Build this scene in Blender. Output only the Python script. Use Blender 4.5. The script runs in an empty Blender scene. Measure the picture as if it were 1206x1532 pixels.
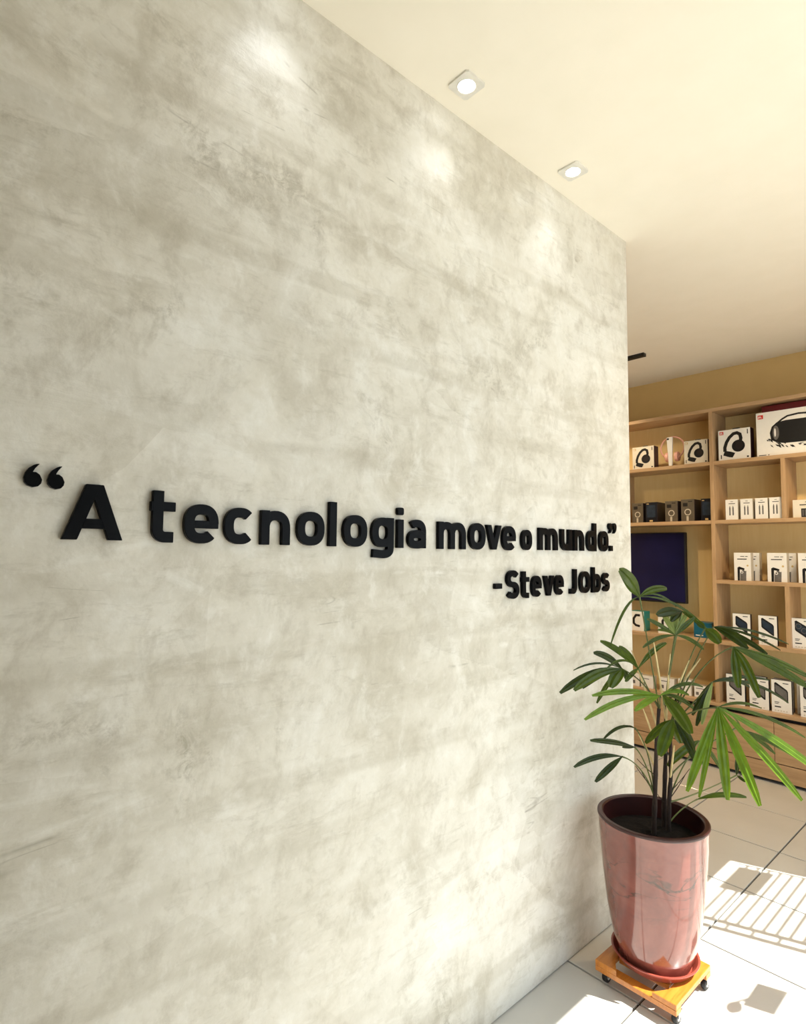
import bpy, math, random
from mathutils import Vector, Matrix

random.seed(7)
scene = bpy.context.scene
col = scene.collection

# ------------------------------------------------------------------ camera
W, H = 1206.0, 1532.0
FPX = 869.63
YAW, PIT, ROL = 0.839014, 0.0690897, -0.0107868
CAM = Vector((1.19436, 0.0, 1.42252))
_f = Vector((-math.sin(YAW) * math.cos(PIT), math.cos(YAW) * math.cos(PIT), math.sin(PIT)))
_r = Vector((math.cos(YAW), math.sin(YAW), 0.0))
_d = _f.cross(_r)
_c, _s = math.cos(ROL), math.sin(ROL)
R_ = _c * _r + _s * _d
D_ = -_s * _r + _c * _d
F_ = _f
cd = bpy.data.cameras.new('camera')
cam = bpy.data.objects.new('camera', cd)
col.objects.link(cam)
cd.sensor_fit = 'HORIZONTAL'
cd.sensor_width = 36.0
cd.lens = FPX * 36.0 / W
cd.clip_start = 0.02
m = Matrix.Identity(4)
for i in range(3):
    m[i][0] = R_[i]; m[i][1] = -D_[i]; m[i][2] = -F_[i]; m[i][3] = CAM[i]
cam.matrix_world = m
scene.camera = cam

# ------------------------------------------------------------------ light and exposure
vs = scene.view_settings
vs.view_transform = 'Standard'
vs.look = 'None'
vs.gamma = 1.0
vs.use_curve_mapping = False
vs.exposure = 1.88

world = bpy.data.worlds.new('sky')
scene.world = world
world.use_nodes = True
bg = world.node_tree.nodes['Background']
bg.inputs[0].default_value = (0.80, 0.90, 1.0, 1)
bg.inputs[1].default_value = 0.66

EL = math.radians(60.0)
AZ = Vector((-2.7, -1.0, 0)).normalized()
SUN = Vector((AZ.x * math.cos(EL), AZ.y * math.cos(EL), -math.sin(EL)))
sd = bpy.data.lights.new('sun', 'SUN')
sd.energy = 3.9
sd.angle = math.radians(0.25)
sd.color = (1.0, 0.975, 0.94)
so = bpy.data.objects.new('sun', sd)
col.objects.link(so)
so.rotation_euler = SUN.to_track_quat('-Z', 'Y').to_euler()
so.location = (6, 4, 8)

CEIL = 2.8
XF = 1.57          # inner face of the street front


def spot(name, loc, target, energy, angle, blend, color, radius=0.03):
    l = bpy.data.lights.new(name, 'SPOT')
    l.energy = energy; l.spot_size = math.radians(angle); l.spot_blend = blend
    l.color = color; l.shadow_soft_size = radius
    o = bpy.data.objects.new(name, l)
    col.objects.link(o)
    o.location = loc
    o.rotation_euler = (Vector(target) - Vector(loc)).to_track_quat('-Z', 'Y').to_euler()
    return o


def portal(name, loc, rot, sx, sy):
    l = bpy.data.lights.new(name, 'AREA')
    l.shape = 'RECTANGLE'; l.size = sx; l.size_y = sy
    l.cycles.is_portal = True
    o = bpy.data.objects.new(name, l)
    col.objects.link(o)
    o.location = loc; o.rotation_euler = rot
    return o


portal('window_light', (XF + 0.055, 2.075, 1.4), (0, math.radians(90), 0), 2.75, 3.04)


# ------------------------------------------------------------------ materials
def lin(c):
    return tuple(((v / 255.0) / 12.92 if v / 255.0 <= 0.04045 else ((v / 255.0 + 0.055) / 1.055) ** 2.4) for v in c) + (1,)


MATS = {}


class NT:
    """small helper around a node tree"""
    def __init__(self, name):
        self.m = bpy.data.materials.new(name)
        self.m.use_nodes = True
        self.t = self.m.node_tree
        self.b = self.t.nodes['Principled BSDF']
        self.co = self.t.nodes.new('ShaderNodeTexCoord').outputs['Object']

    def n(self, typ, **kw):
        x = self.t.nodes.new(typ)
        for k, v in kw.items():
            setattr(x, k, v)
        return x

    def l(self, a, b):
        self.t.links.new(a, b)

    def mapping(self, scale=(1, 1, 1), rot=(0, 0, 0), src=None):
        x = self.n('ShaderNodeMapping')
        x.inputs['Scale'].default_value = scale
        x.inputs['Rotation'].default_value = rot
        self.l(src or self.co, x.inputs[0])
        return x.outputs[0]

    def noise(self, scale, detail=4, rough=0.55, dist=0.0, vec=None):
        x = self.n('ShaderNodeTexNoise')
        x.inputs['Scale'].default_value = scale
        x.inputs['Detail'].default_value = detail
        x.inputs['Roughness'].default_value = rough
        x.inputs['Distortion'].default_value = dist
        self.l(vec or self.co, x.inputs['Vector'])
        return x.outputs['Fac']

    def ramp(self, fac, stops, interp='LINEAR'):
        x = self.n('ShaderNodeValToRGB')
        x.color_ramp.interpolation = interp
        e = x.color_ramp.elements
        while len(e) < len(stops):
            e.new(0.5)
        for i, (p, c) in enumerate(stops):
            e[i].position = p
            e[i].color = c if len(c) == 4 else tuple(c) + (1,)
        self.l(fac, x.inputs[0])
        return x.outputs[0]

    def mix(self, fac, a, b, mode='MIX'):
        x = self.n('ShaderNodeMix', data_type='RGBA', blend_type=mode)
        for sock, v in ((x.inputs[0], fac), (x.inputs[6], a), (x.inputs[7], b)):
            if isinstance(v, (int, float)):
                sock.default_value = v
            elif isinstance(v, tuple):
                sock.default_value = v if len(v) == 4 else v + (1,)
            else:
                self.l(v, sock)
        return x.outputs[2]

    def math(self, op, a, b=0.0, clamp=False):
        x = self.n('ShaderNodeMath', operation=op, use_clamp=clamp)
        for i, v in enumerate((a, b)):
            if isinstance(v, (int, float)):
                x.inputs[i].default_value = v
            else:
                self.l(v, x.inputs[i])
        return x.outputs[0]

    def bump(self, h, strength, dist=0.01):
        x = self.n('ShaderNodeBump')
        x.inputs['Strength'].default_value = strength
        x.inputs['Distance'].default_value = dist
        self.l(h, x.inputs['Height'])
        self.l(x.outputs[0], self.b.inputs['Normal'])

    def set(self, color=None, rough=None, metal=None, spec=None, coat=None):
        if color is not None:
            if isinstance(color, tuple):
                self.b.inputs['Base Color'].default_value = color
            else:
                self.l(color, self.b.inputs['Base Color'])
        if rough is not None:
            if isinstance(rough, (int, float)):
                self.b.inputs['Roughness'].default_value = rough
            else:
                self.l(rough, self.b.inputs['Roughness'])
        if metal is not None:
            self.b.inputs['Metallic'].default_value = metal
        if spec is not None:
            self.b.inputs['Specular IOR Level'].default_value = spec
        if coat is not None:
            self.b.inputs['Coat Weight'].default_value = coat
            self.b.inputs['Coat Roughness'].default_value = 0.06


def plain(key, rgb, rough=0.5, metal=0.0, spec=0.5, var=0.06, scale=40, coat=None):
    t = NT(key)
    c = lin(rgb)
    f = t.noise(scale, 3)
    lo = tuple(v * (1 - var) for v in c[:3]) + (1,)
    hi = tuple(min(1, v * (1 + var)) for v in c[:3]) + (1,)
    t.set(t.ramp(f, [(0.3, lo), (0.7, hi)]), rough, metal, spec, coat)
    MATS[key] = t.m
    return t.m


def make_materials():
    # burnished cement plaster of the feature wall (object space: y along wall, z up)
    t = NT('burnished_cement')
    warp = t.n('ShaderNodeTexNoise'); warp.inputs['Scale'].default_value = 2.2; warp.inputs['Detail'].default_value = 5
    t.l(t.co, warp.inputs['Vector'])
    wv = t.n('ShaderNodeVectorMath', operation='MULTIPLY_ADD')
    t.l(warp.outputs['Color'], wv.inputs[0]); wv.inputs[1].default_value = (0.0, 0.16, 0.16); t.l(t.co, wv.inputs[2])
    wco = wv.outputs[0]
    big = t.noise(1.1, 3, 0.5, 0.3, t.mapping((1, 1, 1.2)))
    mid = t.noise(4.2, 6, 0.66, 0.5, t.mapping((1, 1, 1.1)))
    fine = t.noise(30.0, 5, 0.75, 0.3)
    c = t.ramp(big, [(0.30, lin((203, 197, 183))), (0.52, lin((217, 212, 200))), (0.75, lin((226, 223, 214)))])
    # clouded darker trowel patches
    c = t.mix(t.math('MULTIPLY', t.ramp(mid, [(0.33, (1, 1, 1)), (0.50, (0, 0, 0))]), 0.50), c, lin((172, 164, 145)))
    c = t.mix(t.math('MULTIPLY', t.ramp(mid, [(0.52, (0, 0, 0)), (0.68, (1, 1, 1))]), 0.45), c, lin((232, 230, 223)))
    # swipes of the trowel: overlapping fans with crisp edges
    for sc, rot, st, amt in ((1.9, 0.7, (1, 0.85, 1.2), 0.16), (3.6, -0.5, (1, 0.8, 1.3), 0.13)):
        vo = t.n('ShaderNodeTexVoronoi'); vo.inputs['Scale'].default_value = sc
        t.l(t.mapping(st, (rot, 0, 0), wco), vo.inputs['Vector'])
        sv_ = t.n('ShaderNodeSeparateColor'); t.l(vo.outputs['Color'], sv_.inputs[0])
        fade = t.ramp(vo.outputs['Distance'], [(0.25, (0.15, 0.15, 0.15)), (0.75, (1, 1, 1))])
        c = t.mix(t.math('MULTIPLY', t.math('MULTIPLY', t.ramp(sv_.outputs[0], [(0.60, (0, 0, 0)), (0.9, (1, 1, 1))]), fade), amt), c, lin((150, 142, 122)))
        c = t.mix(t.math('MULTIPLY', t.math('MULTIPLY', t.ramp(sv_.outputs[1], [(0.65, (0, 0, 0)), (0.9, (1, 1, 1))]), fade), amt), c, lin((234, 232, 226)))
    blotch = t.noise(2.1, 6, 0.7, 1.0, t.mapping((1, 1, 1.0), (0.6, 0, 0)))
    bl = t.math('MULTIPLY', t.ramp(blotch, [(0.56, (0, 0, 0)), (0.68, (1, 1, 1))]),
                t.ramp(t.noise(22, 5, 0.8, 0.5), [(0.44, (0, 0, 0)), (0.60, (1, 1, 1))]))
    c = t.mix(t.math('MULTIPLY', bl, 0.60), c, lin((142, 134, 114)))
    # soft horizontal shadow bands, as from window bars, painted into the plaster colour
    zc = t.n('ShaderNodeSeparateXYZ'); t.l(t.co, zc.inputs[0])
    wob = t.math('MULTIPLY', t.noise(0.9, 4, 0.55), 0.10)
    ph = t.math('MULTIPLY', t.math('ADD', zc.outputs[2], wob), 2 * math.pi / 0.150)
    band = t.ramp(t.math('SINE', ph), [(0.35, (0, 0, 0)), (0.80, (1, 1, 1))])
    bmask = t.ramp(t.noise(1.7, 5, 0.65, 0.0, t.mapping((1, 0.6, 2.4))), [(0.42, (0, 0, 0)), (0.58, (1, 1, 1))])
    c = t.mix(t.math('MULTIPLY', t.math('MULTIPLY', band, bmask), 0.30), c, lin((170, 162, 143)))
    # trowel streaks, pale and dark, two slants
    s1 = t.noise(7.5, 6, 0.65, 0.5, t.mapping((1, 0.5, 1.9), (0.95, 0, 0)))
    c = t.mix(t.math('MULTIPLY', t.ramp(s1, [(0.58, (0, 0, 0)), (0.72, (1, 1, 1))]), 0.45), c, lin((232, 230, 223)))
    s2 = t.noise(8.0, 6, 0.65, 0.4, t.mapping((1, 0.45, 2.0), (-0.5, 0, 0)))
    c = t.mix(t.math('MULTIPLY', t.ramp(s2, [(0.60, (0, 0, 0)), (0.74, (1, 1, 1))]), 0.36), c, lin((168, 160, 142)))
    # hairline trowel scratches
    for sc, rot, lo in ((3.1, 0.5, 0.54), (5.5, -0.6, 0.56)):
        v = t.n('ShaderNodeTexNoise'); v.inputs['Scale'].default_value = sc; v.inputs['Detail'].default_value = 1
        t.l(t.mapping((1, 0.30, 2.4), (rot, 0, 0)), v.inputs['Vector'])
        ridge = t.math('ABSOLUTE', t.math('SUBTRACT', v.outputs['Fac'], 0.5))
        hair = t.ramp(ridge, [(0.0, (1, 1, 1)), (0.007, (0, 0, 0))])
        hm = t.ramp(t.noise(3.7, 4, 0.7), [(lo + .05, (0, 0, 0)), (lo + .10, (1, 1, 1))])
        c = t.mix(t.math('MULTIPLY', t.math('MULTIPLY', hair, hm), 0.42), c, lin((120, 112, 94)))
    # crumpled mid-size grain: short dark and pale dabs left by the float
    d1 = t.noise(11.0, 6, 0.72, 0.25, t.mapping((1, 1.0, 0.75), (0.35, 0, 0)))
    c = t.mix(t.math('MULTIPLY', t.ramp(d1, [(0.30, (1, 1, 1)), (0.48, (0, 0, 0))]), 0.46), c, lin((162, 153, 134)))
    c = t.mix(t.math('MULTIPLY', t.ramp(d1, [(0.54, (0, 0, 0)), (0.68, (1, 1, 1))]), 0.40), c, lin((236, 234, 228)))
    d2 = t.noise(20.0, 5, 0.75, 0.2, t.mapping((1, 0.35, 1.6), (-0.8, 0, 0)))
    c = t.mix(t.math('MULTIPLY', t.ramp(d2, [(0.57, (0, 0, 0)), (0.70, (1, 1, 1))]), 0.30), c, lin((160, 152, 134)))
    fr = t.ramp(fine, [(0.3, (0.92, 0.92, 0.90)), (0.62, (1, 1, 1))])
    c = t.mix(0.8, c, fr, 'MULTIPLY')
    rg = t.ramp(mid, [(0.35, (0.55, 0.55, 0.55)), (0.65, (0.40, 0.40, 0.40))])
    t.set(c, rg, 0, 0.35)
    hsum = t.math('ADD', t.math('MULTIPLY', mid, 0.8), t.math('ADD', t.math('MULTIPLY', s1, 0.6), t.math('MULTIPLY', fine, 0.15)))
    t.bump(hsum, 0.22, 0.02)
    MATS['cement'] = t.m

    t = NT('ceiling_paint')
    t.set(t.ramp(t.noise(6, 3), [(0.3, lin((246, 240, 225))), (0.7, lin((249, 243, 229)))]), 0.75, 0, 0.2)
    MATS['ceiling'] = t.m

    t = NT('glazed_floor_tile')
    rnd = t.n('ShaderNodeObjectInfo').outputs['Random']
    f = t.noise(3.0, 4, 0.5)
    cc = t.ramp(f, [(0.3, lin((196, 193, 185))), (0.7, lin((204, 201, 194)))])
    cc = t.mix(t.math('MULTIPLY', rnd, 0.25), cc, lin((200, 195, 184)))
    t.set(cc, 0.16, 0, 0.5)
    MATS['tile'] = t.m
    plain('grout', (58, 54, 48), 0.9)

    t = NT('oak_laminate')
    g = t.noise(7.0, 5, 0.6, 0.4, t.mapping((0.8, 6.0, 9.0)))
    t.set(t.ramp(g, [(0.3, lin((172, 139, 101))), (0.55, lin((188, 154, 115))), (0.75, lin((196, 163, 125)))]), 0.45, 0, 0.4)
    MATS['oak'] = t.m
    t = NT('oak_laminate_upright')
    g = t.noise(7.0, 5, 0.6, 0.4, t.mapping((9.0, 6.0, 0.8)))
    t.set(t.ramp(g, [(0.3, lin((170, 137, 99))), (0.55, lin((186, 152, 113))), (0.75, lin((194, 161, 123)))]), 0.45, 0, 0.4)
    MATS['oak_up'] = t.m
    t = NT('oak_back_panel')
    g = t.noise(5.0, 4, 0.6, 0.4, t.mapping((8.0, 6.0, 0.8)))
    t.set(t.ramp(g, [(0.3, lin((238, 208, 146))), (0.7, lin((243, 215, 156)))]), 0.5, 0, 0.3)
    MATS['back'] = t.m
    plain('shop_paint', (216, 186, 128), 0.8, scale=5, var=0.03)
    plain('plain_white', (232, 228, 220), 0.7, scale=4, var=0.02)

    t = NT('black_acrylic')
    t.set(t.ramp(t.noise(14, 3), [(0.3, (0.0015, 0.0017, 0.0022, 1)), (0.7, (0.003, 0.0034, 0.0045, 1))]),
          t.ramp(t.noise(9, 3), [(0.3, (0.26,) * 3), (0.7, (0.36,) * 3)]), 0, 0.08)
    MATS['letter'] = t.m

    # glazed rose-terracotta pot with marbled veins
    t = NT('rose_glaze')
    n1 = t.noise(6.0, 5, 0.6, 0.8)
    c = t.ramp(n1, [(0.30, lin((112, 58, 49))), (0.5, lin((130, 70, 60))), (0.72, lin((148, 87, 76)))])
    v1 = t.n('ShaderNodeTexNoise'); v1.inputs['Scale'].default_value = 4.2; v1.inputs['Detail'].default_value = 6
    v1.inputs['Distortion'].default_value = 0.9
    t.l(t.mapping((1, 1, 2.2)), v1.inputs['Vector'])
    rdg = t.math('ABSOLUTE', t.math('SUBTRACT', v1.outputs['Fac'], 0.5))
    vein = t.ramp(rdg, [(0.0, (1, 1, 1)), (0.014, (0, 0, 0))])
    zz = t.n('ShaderNodeSeparateXYZ'); t.l(t.co, zz.inputs[0])
    zone = t.ramp(t.math('ABSOLUTE', t.math('SUBTRACT', zz.outputs[2], 0.29)), [(0.02, (1, 1, 1)), (0.11, (0, 0, 0))])
    vm = t.math('MULTIPLY', t.math('MULTIPLY', vein, t.ramp(t.noise(7, 4), [(0.36, (0, 0, 0)), (0.5, (1, 1, 1))])), zone)
    c = t.mix(t.math('MULTIPLY', vm, 0.95), c, lin((64, 52, 44)))
    t.set(c, 0.14, 0, 0.5, 1.0)
    MATS['pot'] = t.m
    plain('pot_inside', (56, 24, 22), 0.35, var=0.2, scale=12)
    plain('saucer_plastic', (152, 68, 54), 0.3, var=0.1, scale=15, coat=0.3)

    t = NT('potting_soil')
    t.set(t.ramp(t.noise(60, 5, 0.7), [(0.35, (0.004, 0.003, 0.003, 1)), (0.7, (0.014, 0.010, 0.008, 1))]), 0.95, 0, 0.2)
    t.bump(t.noise(45, 5, 0.7), 0.6, 0.01)
    MATS['soil'] = t.m

    t = NT('varnished_pine')
    g = t.noise(9.0, 5, 0.6, 0.6, t.mapping((9, 1.0, 6)))
    t.set(t.ramp(g, [(0.3, lin((178, 104, 36))), (0.6, lin((200, 126, 48))), (0.8, lin((210, 140, 60)))]), 0.3, 0, 0.5, 0.3)
    MATS['pine'] = t.m
    plain('chrome', (205, 205, 205), 0.15, 1.0)
    plain('black_rubber', (26, 26, 28), 0.5)
    plain('black_metal', (20, 20, 20), 0.5)
    plain('white_metal', (226, 223, 214), 0.45)
    plain('grey_metal', (90, 90, 92), 0.5)

    def leaf(key, a, b, tip):
        t = NT(key)
        fn = t.noise(30, 3, 0.5, 0, t.mapping((1, 1, 1)))
        c = t.ramp(fn, [(0.3, lin(a)), (0.7, lin(b))])
        t.set(c, 0.38, 0, 0.45)
        tr = t.n('ShaderNodeBsdfTranslucent')
        t.l(t.mix(0.5, c, lin(tip)), tr.inputs['Color'])
        mx = t.n('ShaderNodeMixShader'); mx.inputs[0].default_value = 0.38
        t.l(t.b.outputs[0], mx.inputs[1]); t.l(tr.outputs[0], mx.inputs[2])
        out = t.t.nodes['Material Output']
        t.l(mx.outputs[0], out.inputs['Surface'])
        MATS[key] = t.m
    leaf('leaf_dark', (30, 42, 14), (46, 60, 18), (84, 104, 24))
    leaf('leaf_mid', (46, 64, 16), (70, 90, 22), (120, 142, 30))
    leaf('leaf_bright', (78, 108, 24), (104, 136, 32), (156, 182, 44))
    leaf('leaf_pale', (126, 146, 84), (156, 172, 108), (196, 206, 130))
    plain('petiole', (84, 94, 42), 0.5, var=0.25, scale=20)
    plain('petiole_dry', (208, 186, 134), 0.7, var=0.2, scale=20)
    t = NT('palm_fibre')
    t.set(t.ramp(t.noise(30, 5, 0.7, 0.5, t.mapping((3, 3, 0.6))), [(0.3, lin((26, 18, 14))), (0.6, lin((52, 36, 28))), (0.8, lin((100, 78, 58)))]), 0.85)
    t.bump(t.noise(40, 4, 0.7, 0.3, t.mapping((3, 3, 0.5))), 0.8, 0.006)
    MATS['fibre'] = t.m

    plain('card_white', (238, 234, 226), 0.45, var=0.015)
    plain('card_cream', (226, 216, 196), 0.5, var=0.02)
    plain('card_side', (196, 186, 166), 0.5, var=0.03)
    plain('card_dark', (34, 26, 28), 0.4, var=0.1)
    plain('card_purple', (52, 24, 34), 0.4, var=0.1)
    plain('card_taupe', (92, 82, 68), 0.4, var=0.12)
    plain('card_navy', (18, 20, 30), 0.3, var=0.1)
    plain('card_teal', (24, 132, 122), 0.4, var=0.06)
    plain('card_blue', (14, 92, 116), 0.4, var=0.06)
    plain('card_red', (104, 12, 22), 0.4, var=0.08)
    plain('ink_black', (18, 18, 20), 0.4, var=0.2)
    plain('ink_grey', (104, 100, 96), 0.45, var=0.2)
    plain('ink_slate', (40, 52, 66), 0.3, var=0.3)
    plain('ink_red', (206, 40, 30), 0.45, var=0.04)
    plain('ink_white', (236, 232, 226), 0.45, var=0.03)
    plain('ink_gold', (206, 178, 120), 0.45, var=0.06)
    plain('pink_plastic', (238, 178, 156), 0.35, var=0.05)
    plain('pavement', (168, 164, 156), 0.9, scale=3, var=0.1)
    plain('plaster_outside', (205, 200, 190), 0.85, scale=3, var=0.05)

    t = NT('television_glass')
    t.set(t.ramp(t.noise(3, 2), [(0.3, (0.007, 0.008, 0.036, 1)), (0.7, (0.013, 0.013, 0.062, 1))]), 0.12, 0, 0.5)
    MATS['screen'] = t.m

    t = NT('clear_glass')
    tp = t.n('ShaderNodeBsdfTransparent'); tp.inputs[0].default_value = (0.97, 0.98, 0.97, 1)
    gl = t.n('ShaderNodeBsdfGlossy'); gl.inputs['Roughness'].default_value = 0.02
    fr = t.n('ShaderNodeFresnel'); fr.inputs[0].default_value = 1.45
    mx = t.n('ShaderNodeMixShader')
    bf = t.n('ShaderNodeNewGeometry').outputs['Backfacing']
    t.l(t.math('MULTIPLY', fr.outputs[0], t.math('SUBTRACT', 1.0, bf)), mx.inputs[0]); t.l(tp.outputs[0], mx.inputs[1]); t.l(gl.outputs[0], mx.inputs[2])
    t.l(mx.outputs[0], t.t.nodes['Material Output'].inputs['Surface'])
    MATS['glass'] = t.m

    def lamp(key, rgb, e):
        t = NT(key)
        t.set(rgb, 0.4)
        t.b.inputs['Emission Color'].default_value = rgb
        t.b.inputs['Emission Strength'].default_value = e
        MATS[key] = t.m
    lamp('led_cool', (0.90, 0.95, 1.0, 1), 4.0)
    lamp('led_warm', (1.0, 0.83, 0.60, 1), 4.0)


make_materials()


# ------------------------------------------------------------------ mesh helpers
def wloc(o):
    v = Vector((0, 0, 0))
    while o is not None:
        v += o.location
        o = o.parent
    return v


class MB:
    def __init__(self):
        self.v = []; self.f = []

    def add(self, vs_, fs):
        k = len(self.v)
        self.v += [tuple(p) for p in vs_]
        self.f += [tuple(i + k for i in f) for f in fs]
        return self

    def box(self, x0, x1, y0, y1, z0, z1):
        return self.add([(x0, y0, z0), (x1, y0, z0), (x1, y1, z0), (x0, y1, z0),
                         (x0, y0, z1), (x1, y0, z1), (x1, y1, z1), (x0, y1, z1)],
                        [(0, 3, 2, 1), (4, 5, 6, 7), (0, 1, 5, 4), (1, 2, 6, 5), (2, 3, 7, 6), (3, 0, 4, 7)])

    def cbox(self, x0, x1, y0, y1, z0, z1, b):
        """box with chamfered vertical and top edges"""
        pts = []
        for z, e in ((z0, 0), (z1 - b, 0), (z1, b)):
            pts += [(x0 + b + e * 0, y0 + e, z), (x1 - b, y0 + e, z), (x1 - e, y0 + b, z), (x1 - e, y1 - b, z),
                    (x1 - b, y1 - e, z), (x0 + b, y1 - e, z), (x0 + e, y1 - b, z), (x0 + e, y0 + b, z)]
        fs = [tuple(range(7, -1, -1)), tuple(range(16, 24))]
        for k in range(2):
            for i in range(8):
                j = (i + 1) % 8
                fs.append((k * 8 + i, k * 8 + j, k * 8 + 8 + j, k * 8 + 8 + i))
        return self.add(pts, fs)

    def tube(self, pts, rad, n=6, cap=True):
        pts = [Vector(p) for p in pts]
        if not isinstance(rad, (list, tuple)):
            rad = [rad] * len(pts)
        vs_, fs = [], []
        ref = Vector((0.31, 0.17, 0.93))
        for i, p in enumerate(pts):
            t = (pts[min(i + 1, len(pts) - 1)] - pts[max(i - 1, 0)]).normalized()
            a = t.cross(ref)
            if a.length < 0.05:
                a = t.cross(Vector((1, 0, 0)))
            a.normalize(); b = t.cross(a)
            for k in range(n):
                th = 2 * math.pi * k / n
                vs_.append(p + rad[i] * (math.cos(th) * a + math.sin(th) * b))
        for i in range(len(pts) - 1):
            for k in range(n):
                j = (k + 1) % n
                fs.append((i * n + k, i * n + j, i * n + n + j, i * n + n + k))
        if cap:
            fs.append(tuple(range(n - 1, -1, -1)))
            fs.append(tuple((len(pts) - 1) * n + k for k in range(n)))
        return self.add(vs_, fs)

    def lathe(self, prof, n, c, axis='z', closed=False, cap=True):
        vs_, fs = [], []
        for r, h in prof:
            for k in range(n):
                th = 2 * math.pi * k / n
                a, b = r * math.cos(th), r * math.sin(th)
                if axis == 'z':
                    vs_.append((c[0] + a, c[1] + b, c[2] + h))
                elif axis == 'x':
                    vs_.append((c[0] + h, c[1] + a, c[2] + b))
                else:
                    vs_.append((c[0] + b, c[1] + h, c[2] + a))
        m_ = len(prof)
        for i in range(m_ if closed else m_ - 1):
            i2 = (i + 1) % m_
            for k in range(n):
                j = (k + 1) % n
                fs.append((i * n + k, i * n + j, i2 * n + j, i2 * n + k))
        if cap and not closed:
            fs.append(tuple(range(n - 1, -1, -1)))
            fs.append(tuple((m_ - 1) * n + k for k in range(n)))
        return self.add(vs_, fs)

    def strip(self, Lp, Rp, closed, d0, d1, mp):
        """band between two 2-D side lines, extruded between depths d0 (back) and d1 (front); mp maps (u,v,d) to 3-D"""
        n = len(Lp)
        vs_ = [mp(u, v, d1) for u, v in Lp] + [mp(u, v, d1) for u, v in Rp] + \
              [mp(u, v, d0) for u, v in Lp] + [mp(u, v, d0) for u, v in Rp]
        fs = []
        for i in range(n if closed else n - 1):
            j = (i + 1) % n
            fs += [(i, n + i, n + j, j), (2 * n + i, 2 * n + j, 3 * n + j, 3 * n + i),
                   (i, j, 2 * n + j, 2 * n + i), (n + j, n + i, 3 * n + i, 3 * n + j)]
        if not closed:
            fs += [(0, 2 * n, 3 * n, n), (n - 1, 2 * n - 1, 4 * n - 1, 3 * n - 1)]
        return self.add(vs_, fs)

    def poly(self, P, d0, d1, mp):
        n = len(P)
        vs_ = [mp(u, v, d1) for u, v in P] + [mp(u, v, d0) for u, v in P]
        fs = [tuple(range(n)), tuple(range(2 * n - 1, n - 1, -1))]
        for i in range(n):
            j = (i + 1) % n
            fs.append((j, i, n + i, n + j))
        return self.add(vs_, fs)

    def stroke(self, pts, w, d0, d1, mp, closed=False):
        n = len(pts)
        Lp, Rp = [], []
        for i in range(n):
            p = Vector(pts[i])
            if closed:
                a, b = Vector(pts[i - 1]), Vector(pts[(i + 1) % n])
            else:
                a, b = Vector(pts[max(i - 1, 0)]), Vector(pts[min(i + 1, n - 1)])
            d1_ = (p - a); d2_ = (b - p)
            if d1_.length < 1e-9: d1_ = d2_
            if d2_.length < 1e-9: d2_ = d1_
            d1_ = d1_.normalized(); d2_ = d2_.normalized()
            t = (d1_ + d2_)
            t = t.normalized() if t.length > 1e-6 else d1_
            nn = Vector((-t.y, t.x))
            k = max(0.55, nn.dot(Vector((-d1_.y, d1_.x))))
            q = nn * (w / 2 / k)
            Lp.append((p.x + q.x, p.y + q.y)); Rp.append((p.x - q.x, p.y - q.y))
        return self.strip(Lp, Rp, closed, d0, d1, mp)

    def build(self, name, mat, parent=None, smooth=False, bevel=0.0, seg=1):
        xs = [p[0] for p in self.v]; ys = [p[1] for p in self.v]; zs = [p[2] for p in self.v]
        if parent is None:
            org = Vector(((min(xs) + max(xs)) / 2, (min(ys) + max(ys)) / 2, min(zs)))
        else:
            org = wloc(parent)
        me = bpy.data.meshes.new(name)
        me.from_pydata([(p[0] - org.x, p[1] - org.y, p[2] - org.z) for p in self.v], [], self.f)
        me.validate()
        import bmesh
        bm = bmesh.new(); bm.from_mesh(me)
        bmesh.ops.recalc_face_normals(bm, faces=bm.faces)
        bm.to_mesh(me); bm.free()
        if smooth:
            for p in me.polygons:
                p.use_smooth = True
            try:
                me.set_sharp_from_angle(angle=math.radians(38))
            except Exception:
                pass
        me.materials.append(MATS[mat])
        o = bpy.data.objects.new(name, me)
        col.objects.link(o)
        if parent is None:
            o.location = org
        else:
            o.parent = parent
        if bevel:
            md = o.modifiers.new('bevel', 'BEVEL')
            md.width = bevel; md.segments = seg; md.limit_method = 'ANGLE'; md.angle_limit = math.radians(40)
        return o


def tag(o, label=None, cat=None, group=None, kind=None):
    if label: o['label'] = label
    if cat: o['category'] = cat
    if group: o['group'] = group
    if kind: o['kind'] = kind
    return o


def thing(name, loc, label, cat, group=None):
    o = bpy.data.objects.new(name, None)
    o.empty_display_size = 0.1
    col.objects.link(o)
    o.location = loc
    return tag(o, label, cat, group)


def XZ(y):          # front face of something standing on a shelf: u = x, v = z, depth grows towards -y
    return lambda u, v, d: (u, y - d, v)


def YZ(u, v, d):    # feature wall: u = y, v = z, depth grows towards +x
    return (d, u, v)


def arc(cx, cy, a, b, t0, t1, n=18, e=2.0):
    out = []
    for i in range(n + 1):
        th = math.radians(t0 + (t1 - t0) * i / n)
        c, s = math.cos(th), math.sin(th)
        out.append((cx + a * math.copysign(abs(c) ** (2 / e), c), cy + b * math.copysign(abs(s) ** (2 / e), s)))
    return out


# ------------------------------------------------------------------ the setting
WALL_END = 2.378
SHELF_F, SHELF_B = 4.25, 4.50
X_FAR, Y_NEAR, Y_BACK = -2.6, -1.4, 4.55

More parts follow.
